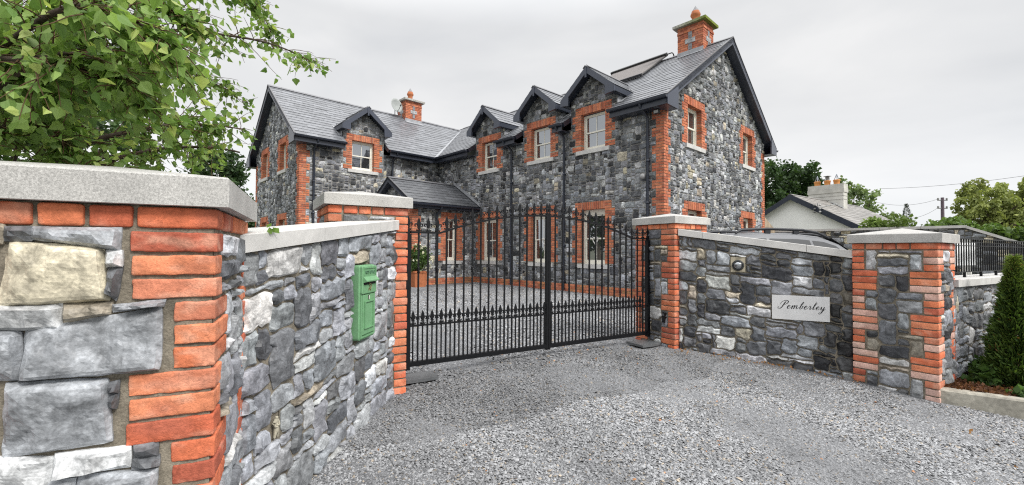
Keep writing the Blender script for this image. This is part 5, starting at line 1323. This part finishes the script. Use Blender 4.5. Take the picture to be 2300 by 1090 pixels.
def railing():
    r = thing('railing', 'black iron railing standing on the low wall behind the conifers', 'railing', tuple(frS(0, -.12, 1.012)))
    for z0, z1, tt in ((1.075, 1.083, .02), (1.395, 1.403, .015), (1.440, 1.446, .008), (1.478, 1.490, .02)):
        q = MB(); fbox(q, frS, .06, 3.4, -.12-tt, -.12+tt, z0, z1); q.build('rail', r, [M['iron']])
    me = None
    for k in range(40):
        s = .10+k*.082
        if me is None:
            q = MB(); obox(q, (-.0055, -.0055, 1.083), (.011, 0, 0), (0, .011, 0), (0, 0, .40)); o = q.build('bar', None, [M['iron']]); me = o.data
        else: o = bpy.data.objects.new('bar', me); COL.objects.link(o)
        o.parent = r; p = frS(s, -.12, 0); b = WL[r.name]; o.location = (p[0]-b[0], p[1]-b[1], -b[2]); o.rotation_euler = (0, 0, math.atan2(rd[1], rd[0]))
    for s in (.28, .85, 1.42, 1.99, 2.56):
        q = MB(); fbox(q, frS, s-.012, s+.012, -.132, -.108, 1.008, 1.077); q.build('foot', r, [M['iron']])
railing()
def white_board():
    p0 = at_px(2146, 548, 5.75); p1 = at_px(2193, 596, 5.95); a = np.array(p0[:2]); b = np.array([p1[0], p1[1]]); d = unit(b-a); fr = Fr(a, d, (d[1], -d[0])); L = np.linalg.norm(b-a)
    r = thing('notice_board', 'blank white board behind the black railing', 'board', tuple(fr(L/2, 0, -.05))); q = MB(); fbox(q, fr, 0, L, -.02, 0, p1[2], p0[2]+.02, (.92, .94, .94)); q.build('panel', r, [M['attr']])
    q = MB()
    for s in (L*.62, L*.86): fbox(q, fr, s-.012, s+.012, -.06, -.022, -.1, p0[2]+.07, (.62, .62, .58))
    q.build('post', r, [M['wood']])
white_board()
def bed():
    K0 = np.array([4.46, 4.40]); kd = unit(np.array([.42, -.30])); L = 2.4; kn = np.array([kd[1], -kd[0]])
    if kn @ np.array([-1, -1]) < 0: kn = -kn
    fr = Fr(K0, kd, kn); q = MB(); rng = np.random.default_rng(2)
    M['kerb'] = mat('stained_concrete', (.42, .40, .34), .9, .2, layers=[('warp', 4, 5, .55, 1.15), ('noise', 26, 4, .8, 1.15)], bumps=[('noise', 60, 4, .4, .004)])
    x = -.12
    for ln in (.92, .92, .92):
        V = []
        for s in (x+.002, x+ln-.002):
            for t, z in ((-.10, -.5), (.02, -.5), (.012, -.095), (.0, -.078), (-.10, -.078)): V.append(fr(s, t, z))
        q.add(np.array(V), [[0, 1, 2, 3, 4], [9, 8, 7, 6, 5]]+[[i, (i+1) % 5, 5+(i+1) % 5, 5+i] for i in range(5)]); x += ln
    o = q.build('kerb', None, [M['kerb']]); o['kind'] = 'structure'
    # soil of the bed between kerb and wall
    w0 = frS(0, 0, 0)[:2]; pts = [fr(-.1, -.08, 0)[:2], fr(L, -.08, 0)[:2], frS(3.5, 0, 0)[:2], frS(.0, 0, 0)[:2]]
    q = MB(); n = 16; u_ = np.linspace(0, 1, n+1); A, B, C, D = [np.array(p) for p in pts]
    G = (A[None, None]*(1-u_)[None, :, None]+B[None, None]*u_[None, :, None])*(1-u_)[:, None, None]+(D[None, None]*(1-u_)[None, :, None]+C[None, None]*u_[None, :, None])*u_[:, None, None]
    Z = -.135+.07*vn(G[..., 0]*6, G[..., 1]*6, 4); idx = np.arange((n+1)**2).reshape(n+1, n+1)
    q.add(np.dstack([G, Z]), np.stack([idx[:-1, :-1], idx[:-1, 1:], idx[1:, 1:], idx[1:, :-1]], -1).reshape(-1, 4))
    M['soil'] = mat('bark_mulch', (.115, .058, .032), .95, .1, layers=[('noise', 30, 5, .5, 1.7)], bumps=[('noise', 60, 5, 1, .02)])
    o = q.build('planting_bed', None, [M['soil']]); o['kind'] = 'structure'
    # weeds and mulch chips
    n = 1700; uu, vv = rng.random(n), rng.random(n)**1.3*.8; P = (A*(1-uu)[:, None]+B*uu[:, None])*(1-vv)[:, None]+(D*(1-uu)[:, None]+C*uu[:, None])*vv[:, None]
    q = MB(); leaf_cloud(q, np.c_[P, np.full(n, -.085)], np.full(n, .02), 2600, .035, (.06, .03, .018), (.22, .10, .05), rng, 0, .4); o = q.build('bark_mulch', None, [M['leaf_far']]); o['kind'] = 'stuff'
    cen = []; 
    for _ in range(34):
        k = rng.random(); b = frS(.05+.5*k, .10+.16*rng.random(), 0); cen.append([b[0], b[1], -.08+.16*rng.random()])
    for x_, y_ in ((4.95, 4.26), (5.02, 4.24)): cen.append([x_, y_, -.06])
    q = MB(); leaf_cloud(q, np.array(cen), np.full(len(cen), .07), 1100, .06, (.03, .07, .018), (.11, .20, .045), rng, 0, .8)
    o = q.build('weeds', None, [M['leaf_far']], tuple(frS(.3, .15, -.1))); tag(o, 'patch of green weeds between the conifer and the right pillar', 'weeds')
bed()

# ------------------------------------------------------------------ boundary wall, fence, cottage
BW = np.array([14.2, 13.6]); bd = HV.copy(); frW = Fr(BW, bd, -HU)
def boundary():
    r = thing('boundary_wall', 'long rubble boundary wall with flat coping behind the parked cars', 'wall', (BW[0], BW[1], 0)); q = MB(); L = 6.2
    rubble(q, q, frW, 0, L, 0, 2.11, .075, lambda S, Z: S > -1, 401, (.12, .42), (.08, .26), weights(mid=.2, dark=.38, deep=.14, light=.08, buff=.14, brown=.06), 1, .04, .016, .33, mort=(.12, .115, .10))
    fr2 = Fr(BW, -bd, -HU); top = lambda s: 2.11-.47*s
    rubble(q, q, fr2, 0, 1.9, 0, 2.11, .075, lambda S, Z: Z < top(S), 402, (.12, .42), (.08, .26), weights(mid=.25, dark=.38, deep=.12, light=.1, buff=.1, brown=.05), 1, .04, .016, .33, mort=(.12, .115, .10))
    q.build('stonework', r, [M['stone_far'], M['mortar']])
    q = MB(); fbox(q, frW, 0, L, -.35, -.03, 0, 2.11, (.2, .2, .2)); prism(q, [fr2(s, -.03, z) for s, z in ((0, 0), (1.9, 0), (1.9, 1.217), (0, 2.11))], np.array([*HU, 0])*.32, (.2, .2, .2)); q.build('core', r, [M['stone_far']])
    c = MB(); x = -.05
    while x < L: fbox(c, frW, x+.004, min(x+1.05, L)-.004, -.40, .06, 2.11, 2.195); x += 1.05
    for a, b in ((.0, .95), (.95, 1.9)):
        prism(c, [fr2(s, .06, z) for s, z in ((a+.004, 2.11-.47*a), (b-.004, 2.11-.47*b), (b-.004, 2.195-.47*b), (a+.004, 2.195-.47*a))], np.array([*HU, 0])*.46)
    c.build('coping', r, [M['granite_pale']])
boundary()
def fence():
    a = hp(7.7, .5, 0)[:2]; a = at_px(1717, 500, 17.0)[:2]; b = at_px(1746, 520, 17.6)[:2]; d = unit(b-a); L = np.linalg.norm(b-a); fr = Fr(a, d, (d[1], -d[0]))
    r = thing('board_fence', 'weathered vertical board fence stepping down beside the house', 'fence', (*a, 0)); rng = np.random.default_rng(4); q = MB(); n = 7
    for i in range(n):
        s0, s1 = L*i/n, L*(i+1)/n-.006; z0, z1 = 2.68-.60*(s0/L), 2.68-.60*(s1/L)
        prism(q, [fr(s0, 0, .05), fr(s1, 0, .05), fr(s1, 0, z1), fr(s0, 0, z0)], fr(0, .022, 0)-fr(0, 0, 0), np.array([.36, .29, .21])*rng.uniform(.8, 1.2))
    q.build('boards', r, [M['wood']]); q = MB()
    for z in (.5, 1.7): fbox(q, fr, 0, L, -.05, 0, z, z+.09, (.3, .24, .17))
    q.build('rail', r, [M['wood']])
fence()
def cottage():
    ap = at_px(1775, 437, 24.5); zr = ap[2]; G = unit(np.array([.574, -.819])); R_ = unit(np.array([.819, .574])); hw = 3.2; ze = zr-1.92; P0 = ap[:2]
    fr = Fr(P0, G, -R_); r = thing('cottage', 'low white rendered cottage with a slate roof beyond the boundary wall', 'house', (P0[0], P0[1], 0))
    w = MB(); prism(w, [fr(s, -.25, z) for s, z in ((-hw+.3, 0), (hw-.3, 0), (hw-.3, ze+.05), (0, zr-.12), (-hw+.3, ze+.05))], np.array([*R_, 0])*10.5); w.build('wall', r, [M['plaster']])
    sl_ = (zr-ze)/hw; K = math.hypot(1, sl_); R3 = np.array([*R_, 0])
    for sg in (1, -1):
        O = fr(sg*hw, .0, ze); U = unit(np.array([-sg*G[0], -sg*G[1], sl_])); mb = MB()
        slates(mb, O, R3, U, 11.0, hw*K, row=.30, wid=.7, seed=31+sg, base=.22, tint=(1.06, 1, .93)); deck(mb, O, R3, U, 11.0, hw*K, .10)
        if sg > 0: ridge(mb, fr(0, .02, zr), fr(0, -11, zr), U, unit(np.array([sg*G[0], sg*G[1], sl_])), .14, (.22, .21, .20))
        o = mb.build('roof', r, [M['slate'], M['navy']])
        g = MB(); prism(g, [fr(s, .03, z) for s, z in ((sg*hw, ze-.02), (0, zr-.01), (0, zr-.30), (sg*hw, ze-.31))], fr(0, .03, 0)-fr(0, 0, 0)); g.add([fr(sg*hw, .03, ze-.16), fr(0, .03, zr-.16), fr(0, -.25, zr-.16), fr(sg*hw, -.25, ze-.16)], [[0, 1, 2, 3]]); g.build('barge_board', r, [M['navy']])
    c = MB(); a0 = -5.25
    fbox(c, fr, -.95, .95, a0-.32, a0+.32, zr-1.2, 5.05, (.58, .57, .53)); fbox(c, fr, -.99, .99, a0-.36, a0+.36, 5.05, 5.30, (.52, .51, .47)); fbox(c, fr, -.97, .97, a0-.34, a0+.34, 5.30, 5.58, (.55, .54, .50))
    for z in (4.6, 4.82): fbox(c, fr, -.965, .965, a0-.335, a0+.335, z, z+.03, (.42, .41, .38))
    C = c.build('chimney', r, [M['plasterattr']])
    for i, (s, kind) in enumerate(((-.55, 0), (.0, 1), (.5, 0))):
        q = MB(); b = fr(s, a0, 5.58); lathe(q, b, [(.17, -.02), (.16, .10), (.17, .20), (.19, .23), (.19, .30), (.15, .31), (.02, .31)], 12, (.52, .22, .06)); po = q.build('pot', C, [M['attr']])
        q = MB()
        if kind: 
            for z in (.34, .42, .50): lathe(q, (b[0], b[1], b[2]+z), [(.11, 0), (.13, .02), (.11, .05)], 10, (.25, .25, .25))
            lathe(q, (b[0], b[1], b[2]+.58), [(.22, 0), (.02, .05)], 10, (.2, .2, .2)); lathe(q, (b[0], b[1], b[2]), [(.07, .3), (.07, .6)], 8, (.3, .3, .3))
        else:
            for k in range(3): t = k*2.094; tube(q, [(b[0]+.14*math.cos(t), b[1]+.14*math.sin(t), b[2]+.3), (b[0], b[1], b[2]+.66)], .02, 5, (.3, .33, .38))
        q.build('cowl', po, [M['attr']])
    q = MB(); q.add([fr(.3, a0+.33, zr-.3*sl_+.06), fr(1.0, a0+.33, zr-1.0*sl_+.06), fr(1.0, a0+.5, zr-1.0*sl_+.05), fr(.3, a0+.5, zr-.3*sl_+.05)], [[0, 1, 2, 3]]); q.build('flashing', C, [M['lead']])
    # a bracket with insulators fixed to the gable
    p = fr(1.35, .03, 4.0-.28); s = thing('wire_bracket', 'small insulator bracket fixed to the white cottage gable', 'bracket', tuple(p)); q = MB()
    tube(q, [tuple(p+np.array([0, 0, -.25])), tuple(p+np.array([0, 0, .25]))], .025, 6, (.25, .25, .25)); tube(q, [tuple(p), tuple(fr(2.3, .25, 3.84))], .022, 6, (.6, .6, .6)); q.build('arm', s, [M['attr']]); q = MB()
    for k in (-.22, -.05, .14): lathe(q, fr(1.25, .14, 3.72+k), [(.03, -.05), (.07, -.02), (.05, .02), (.03, .05)], 8, (.12, .12, .12)); lathe(q, fr(1.5, .14, 3.72+k), [(.03, -.05), (.06, -.02), (.05, .02), (.03, .05)], 8, (.4, .4, .4))
    q.build('insulator', s, [M['attr']])
M['plasterattr'] = mat('weathered_render', None, .85, .2, layers=[('noise', 2.5, 5, .78, 1.12), ('noise', 20, 4, .9, 1.08)])
cottage()
def pole_and_wires():
    b = at_px(2117, 470, 40); r = thing('utility_pole', 'wooden utility pole in front of the sky near the willow', 'pole', (b[0], 40, 0)); q = MB(); zt = at_px(2117, 444, 40)[2]
    tube(q, [(b[0], 40, 0), (b[0], 40, zt)], [.15, .12], 8, (.13, .10, .12)); q.build('post', r, [M['wood']]); q = MB()
    for dz in (.25, 1.0): tube(q, [(b[0]-.45, 40, zt-dz), (b[0]+.45, 40, zt-dz)], .05, 6, (.2, .2, .2))
    for dz in (.2, .95):
        for x in (-.4, .4): lathe(q, (b[0]+x, 40, zt-dz), [(.05, 0), (.09, .05), (.06, .16)], 8, (.3, .3, .3))
    q.build('crossarm', r, [M['attr']])
    def wire(label, P, Q, sag, rad):
        P, Q = np.array(P), np.array(Q); t = np.linspace(0, 1, 14)[:, None]; c = P*(1-t)+Q*t; c[:, 2] -= (sag*4*t*(1-t))[:, 0]
        q = MB(); tube(q, c, rad, 4, (.05, .05, .05), cap=False); tag(q.build('overhead_wire', None, [M['attr']], tuple(P)), label, 'wire', 'overhead wires')
    wire('long overhead wire rising across the sky to the right edge', at_px(1978, 424, 46), at_px(2420, 376, 34), .35, .014)
    wire('upper of the two thin wires running from the airy tree to the pole', at_px(1960, 452, 46), (b[0]-.4, 40, zt-.15), .5, .012)
    wire('lower of the two thin wires running towards the pole', at_px(1975, 466, 46), (b[0]-.35, 40, zt-.9), 1.1, .012)
pole_and_wires()

# ------------------------------------------------------------------ planter with white flowering shrub
def planter():
    c = hp(-2.75, 7.35, .05); fr = Fr(c[:2], HU, -HV); r = thing('planter', 'square terracotta planter beside the porch, holding a flowering shrub', 'planter', tuple(c)); q = MB()
    for z0, z1, a, b in ((.0, .50, .20, .235), (.50, .56, .255, .255)):
        V = [fr(s*k, t*k, z+.05) for z, k in ((z0, a), (z1, b)) for s, t in ((-1, -1), (1, -1), (1, 1), (-1, 1))]
        q.add(np.array(V), [[0, 3, 2, 1]]+[[i, (i+1) % 4, 4+(i+1) % 4, 4+i] for i in range(4)]+[[4, 5, 6, 7]])
    q.build('pot', r, [M['terracotta']]); q = MB(); fbox(q, fr, -.2, .2, -.2, .2, .565, .615, (.05, .03, .02)); q.build('soil', r, [M['attr']])
    rng = np.random.default_rng(3); cen = []
    for _ in range(46): d = rng.normal(0, 1, 3); d /= np.linalg.norm(d); cen.append(c+np.array([0, 0, .95])+d*np.array([.42, .42, .42])*rng.random()**.4)
    cen = np.array(cen); s = thing('flowering_shrub', 'bushy green shrub with white flowers growing in the terracotta planter', 'shrub', tuple(c+np.array([0, 0, .55]))); f = MB()
    leaf_cloud(f, cen, np.full(len(cen), .13), 2600, .06, (.035, .075, .02), (.10, .17, .045), rng, 0); f.build('foliage', s, [M['leaf_far']]); t = MB()
    for k in cen[::3]: tube(t, [tuple(c+np.array([0, 0, .57])), tuple((k+c+np.array([0, 0, .6]))/2), tuple(k)], [.012, .008, .003], 5, (.12, .09, .05))
    t.build('stems', s, [M['bark']]); f = MB(); dd = rng.normal(0, 1, (60, 3)); dd /= np.linalg.norm(dd, axis=1, keepdims=True); fc = c+np.array([0, 0, .95])+dd*np.array([.52, .52, .5])
    leaf_cloud(f, fc, np.full(60, .028), 620, .04, (.70, .68, .56), (.80, .79, .72), rng, 0); f.build('flowers', s, [M['leaf_far']])
planter()

# ------------------------------------------------------------------ parked cars
def car(label, pos, yaw, paint, rough=.3, rails=True, antenna=False):
    """estate-like body lofted along x (front = +x), local frame then rotated"""
    r = thing('parked_car', label, 'car', pos, None); ca, sa = math.cos(yaw), math.sin(yaw)
    def W(P):
        P = np.asarray(P, float); return np.stack([pos[0]+P[..., 0]*ca-P[..., 1]*sa, pos[1]+P[..., 0]*sa+P[..., 1]*ca, pos[2]+P[..., 2]], -1)
    # stations: x, half width, sill z, belt z, roof z, roof half width
    ST = [(-2.25, .70, .42, .98, .98, .60), (-2.18, .84, .34, 1.02, 1.12, .66), (-2.02, .89, .28, 1.05, 1.50, .64), (-1.80, .91, .26, 1.06, 1.635, .63), (-1.2, .92, .25, 1.06, 1.68, .64), (-.4, .92, .25, 1.05, 1.675, .645),
          (.2, .92, .25, 1.04, 1.625, .635), (.65, .92, .25, 1.03, 1.50, .62), (1.05, .92, .25, 1.02, 1.26, .66), (1.30, .91, .26, 1.01, 1.05, .72), (1.85, .88, .28, .94, .955, .70), (2.15, .80, .32, .80, .84, .62), (2.27, .62, .40, .68, .70, .50)]
    sec = []
    for x, hw, zs, zb, zr, rw in ST:
        pr_ = [(hw*.86, zs), (hw*.98, zs+.10), (hw, (zs+zb)/2), (hw*.985, zb-.05), (hw*.965, zb)]
        k = 5
        for i in range(1, k+1):
            f = i/k; pr_.append((hw*.965+(rw-hw*.965)*f**1.15, zb+(zr-.035-zb)*f))
        pr_ += [(rw-.06, zr-.010), (rw*.6, zr+.004), (0, zr+.012)]
        full = pr_+[(-a, b) for a, b in pr_[-2::-1]]; sec.append([(x, a, b) for a, b in full])
    S = np.array(sec); m = S.shape[1]; V = W(S.reshape(-1, 3)); idx = np.arange(len(S)*m).reshape(len(S), m)
    F = np.stack([idx[:-1, :-1], idx[:-1, 1:], idx[1:, 1:], idx[1:, :-1]], -1).reshape(-1, 4)
    b = MB(); b.add(V, F, paint, 0, True); b.add(V[:m], [list(range(m))], paint); b.add(V[-m:], [list(range(m))[::-1]], paint); b.build('body', r, [M['carpaint']])
    def side(x, f, sg):
        xs = [s[0] for s in ST]; q = [np.interp(x, xs, [s[j] for s in ST]) for j in (1, 3, 4, 5)]; hw, zb, zr, rw = q
        return np.array([x, sg*(hw*.965+(rw-hw*.965)*f**1.15+.006), zb+(zr-.035-zb)*f])
    for sg in (-1, 1):
        for x0, x1, xt0, xt1 in ((-1.85, -1.10, -1.72, -1.10), (-1.03, -.12, -1.03, -.12), (-.05, 1.00, -.05, .52)):
            g = MB(); n = 6; bot = [side(x0+(x1-x0)*i/n, .10, sg) for i in range(n+1)]; topp = [side(xt0+(xt1-xt0)*i/n, .86, sg) for i in range(n+1)]
            mid_ = [side((x0+(x1-x0)*i/n+xt0+(xt1-xt0)*i/n)/2, .5, sg) for i in range(n+1)]
            g.add(W(np.array(bot+mid_+topp)), np.array([[k*(n+1)+i, k*(n+1)+i+1, (k+1)*(n+1)+i+1, (k+1)*(n+1)+i] for k in (0, 1) for i in range(n)]), (.02, .02, .02), 0, True); g.build('side_window', r, [M['carglass']])
        if rails:
            g = MB(); P = [(-1.70, sg*.60, 1.655), (-1.58, sg*.60, 1.715), (-1.0, sg*.605, 1.745), (-.2, sg*.605, 1.735), (.15, sg*.60, 1.69), (.42, sg*.595, 1.60)]
            tube(g, W(np.array(P)), [.022, .028, .026, .026, .026, .018], 8, (.02, .022, .028))
            for x in (-1.0, -.35): obox(g, W(np.array([x-.06, sg*.60-.018, 1.66])), W(np.array([x+.06, sg*.60-.018, 1.66]))-W(np.array([x-.06, sg*.60-.018, 1.66])), W(np.array([x-.06, sg*.60+.018, 1.66]))-W(np.array([x-.06, sg*.60-.018, 1.66])), (0, 0, .07), (.02, .022, .028))
            g.build('roof_rail', r, [M['attr']])
    for x0, z0, x1, z1, w0, w1 in ((1.22, 1.08, .50, 1.575, .70, .58), (-2.15, 1.10, -1.90, 1.565, .64, .58)):
        g = MB(); o = .035; sgn = 1 if x0 > 0 else -1
        g.add(W(np.array([(x0+sgn*.02, -w0, z0+o*.6), (x0+sgn*.02, w0, z0+o*.6), (x1+sgn*.03, w1, z1+o*.4), (x1+sgn*.03, -w1, z1+o*.4)])), [[0, 1, 2, 3]], (.02, .02, .02)); g.build('windscreen', r, [M['carglass']])
    for x in (-1.38, 1.40):
        for sg in (-1, 1):
            g = MB(); c = W(np.array([x, sg*.80, .33])); ax = W(np.array([x, sg*1.8, .33]))-c; lathe(g, c, [(.20, .0), (.31, .0), (.335, .03), (.335, .12), (.31, .15), (.20, .15)], 20, (.012, .012, .013), axis=ax); t_ = g.build('wheel', r, [M['attr']])
            g = MB(); lathe(g, c, [(.001, .11), (.20, .135), (.21, .10)], 16, (.4, .4, .42), axis=ax); g.build('rim', t_, [M['attr']])
    for sg in (-1, 1):
        g = MB(); o = W(np.array([-2.14, sg*.74-.10*(sg > 0), 1.02])); obox(g, o, W(np.array([-2.02, sg*.74-.10*(sg > 0), 1.02]))-o, W(np.array([-2.14, sg*.74-.10*(sg > 0)+.12, 1.02]))-o, (.03, 0, .42), (.35, .015, .012)); g.build('tail_light', r, [M['attr']])
        g = MB(); o = W(np.array([2.0, sg*.66-.10, .70])); lathe(g, W(np.array([2.12, sg*.58, .74])), [(.001, .06), (.10, .05), (.12, .0)], 12, (.7, .7, .7), axis=W(np.array([3.1, sg*.58, .74]))-W(np.array([2.1, sg*.58, .74]))); g.build('headlight', r, [M['attr']])
    if antenna:
        g = MB(); a = W(np.array([-1.65, .1, 1.66])); tube(g, [tuple(a), tuple(W(np.array([-2.0, .1, 2.05])))], .007, 5, (.02, .02, .02)); g.build('antenna', r, [M['attr']])
M['carpaint'] = mat('car_paint', None, .3, .5, layers=[('noise', 3, 2, .96, 1.03)], coat=.15)
car('silver grey estate car with black roof rails behind the plaque wall', (5.66, 9.0, .0), math.radians(13), (.17, .175, .185))
car('dark car with a red tail light and roof aerial behind the silver car', (7.2, 10.95, .0), math.radians(12), (.02, .021, .024), antenna=True)

# ------------------------------------------------------------------ litter at the wall feet, ivy sprig
def litter():
    rng = np.random.default_rng(17); q = MB(); cen = []
    for _ in range(170):
        s = rng.random()*LR; t = abs(rng.normal(.05, .09))+.02; p = frR(s, t, 0); cen.append([p[0], p[1], float(gz(p[0], p[1]))+.018])
    for _ in range(14):
        p = frG(rng.uniform(.1, 3.6), rng.normal(.3, .2), 0); cen.append([p[0], p[1], float(gz(p[0], p[1]))+.02])
    for _ in range(16):
        x, y = rng.uniform(-.9, 4.2), rng.uniform(2.3, 6); cen.append([x, y, float(gz(x, y))+.022])
    leaf_cloud(q, np.array(cen), np.full(len(cen), .008), 210, .024, (.30, .13, .05), (.50, .30, .13), rng, 0, .2); o = q.build('fallen_leaves', None, [M['leaf_far']]); o['kind'] = 'stuff'
    q = MB(); c = [frL(1.80, .06, 1.41), frL(1.785, .065, 1.415), frL(1.81, .06, 1.405)]
    leaf_cloud(q, np.array(c), np.full(3, .012), 6, .040, (.10, .19, .05), (.22, .34, .10), rng, 0); tag(q.build('ivy_sprig', None, [M['leaf']], tuple(c[0])), 'sprig of bright leaves poking out beside the nearest pillar cap', 'sprig')
litter()
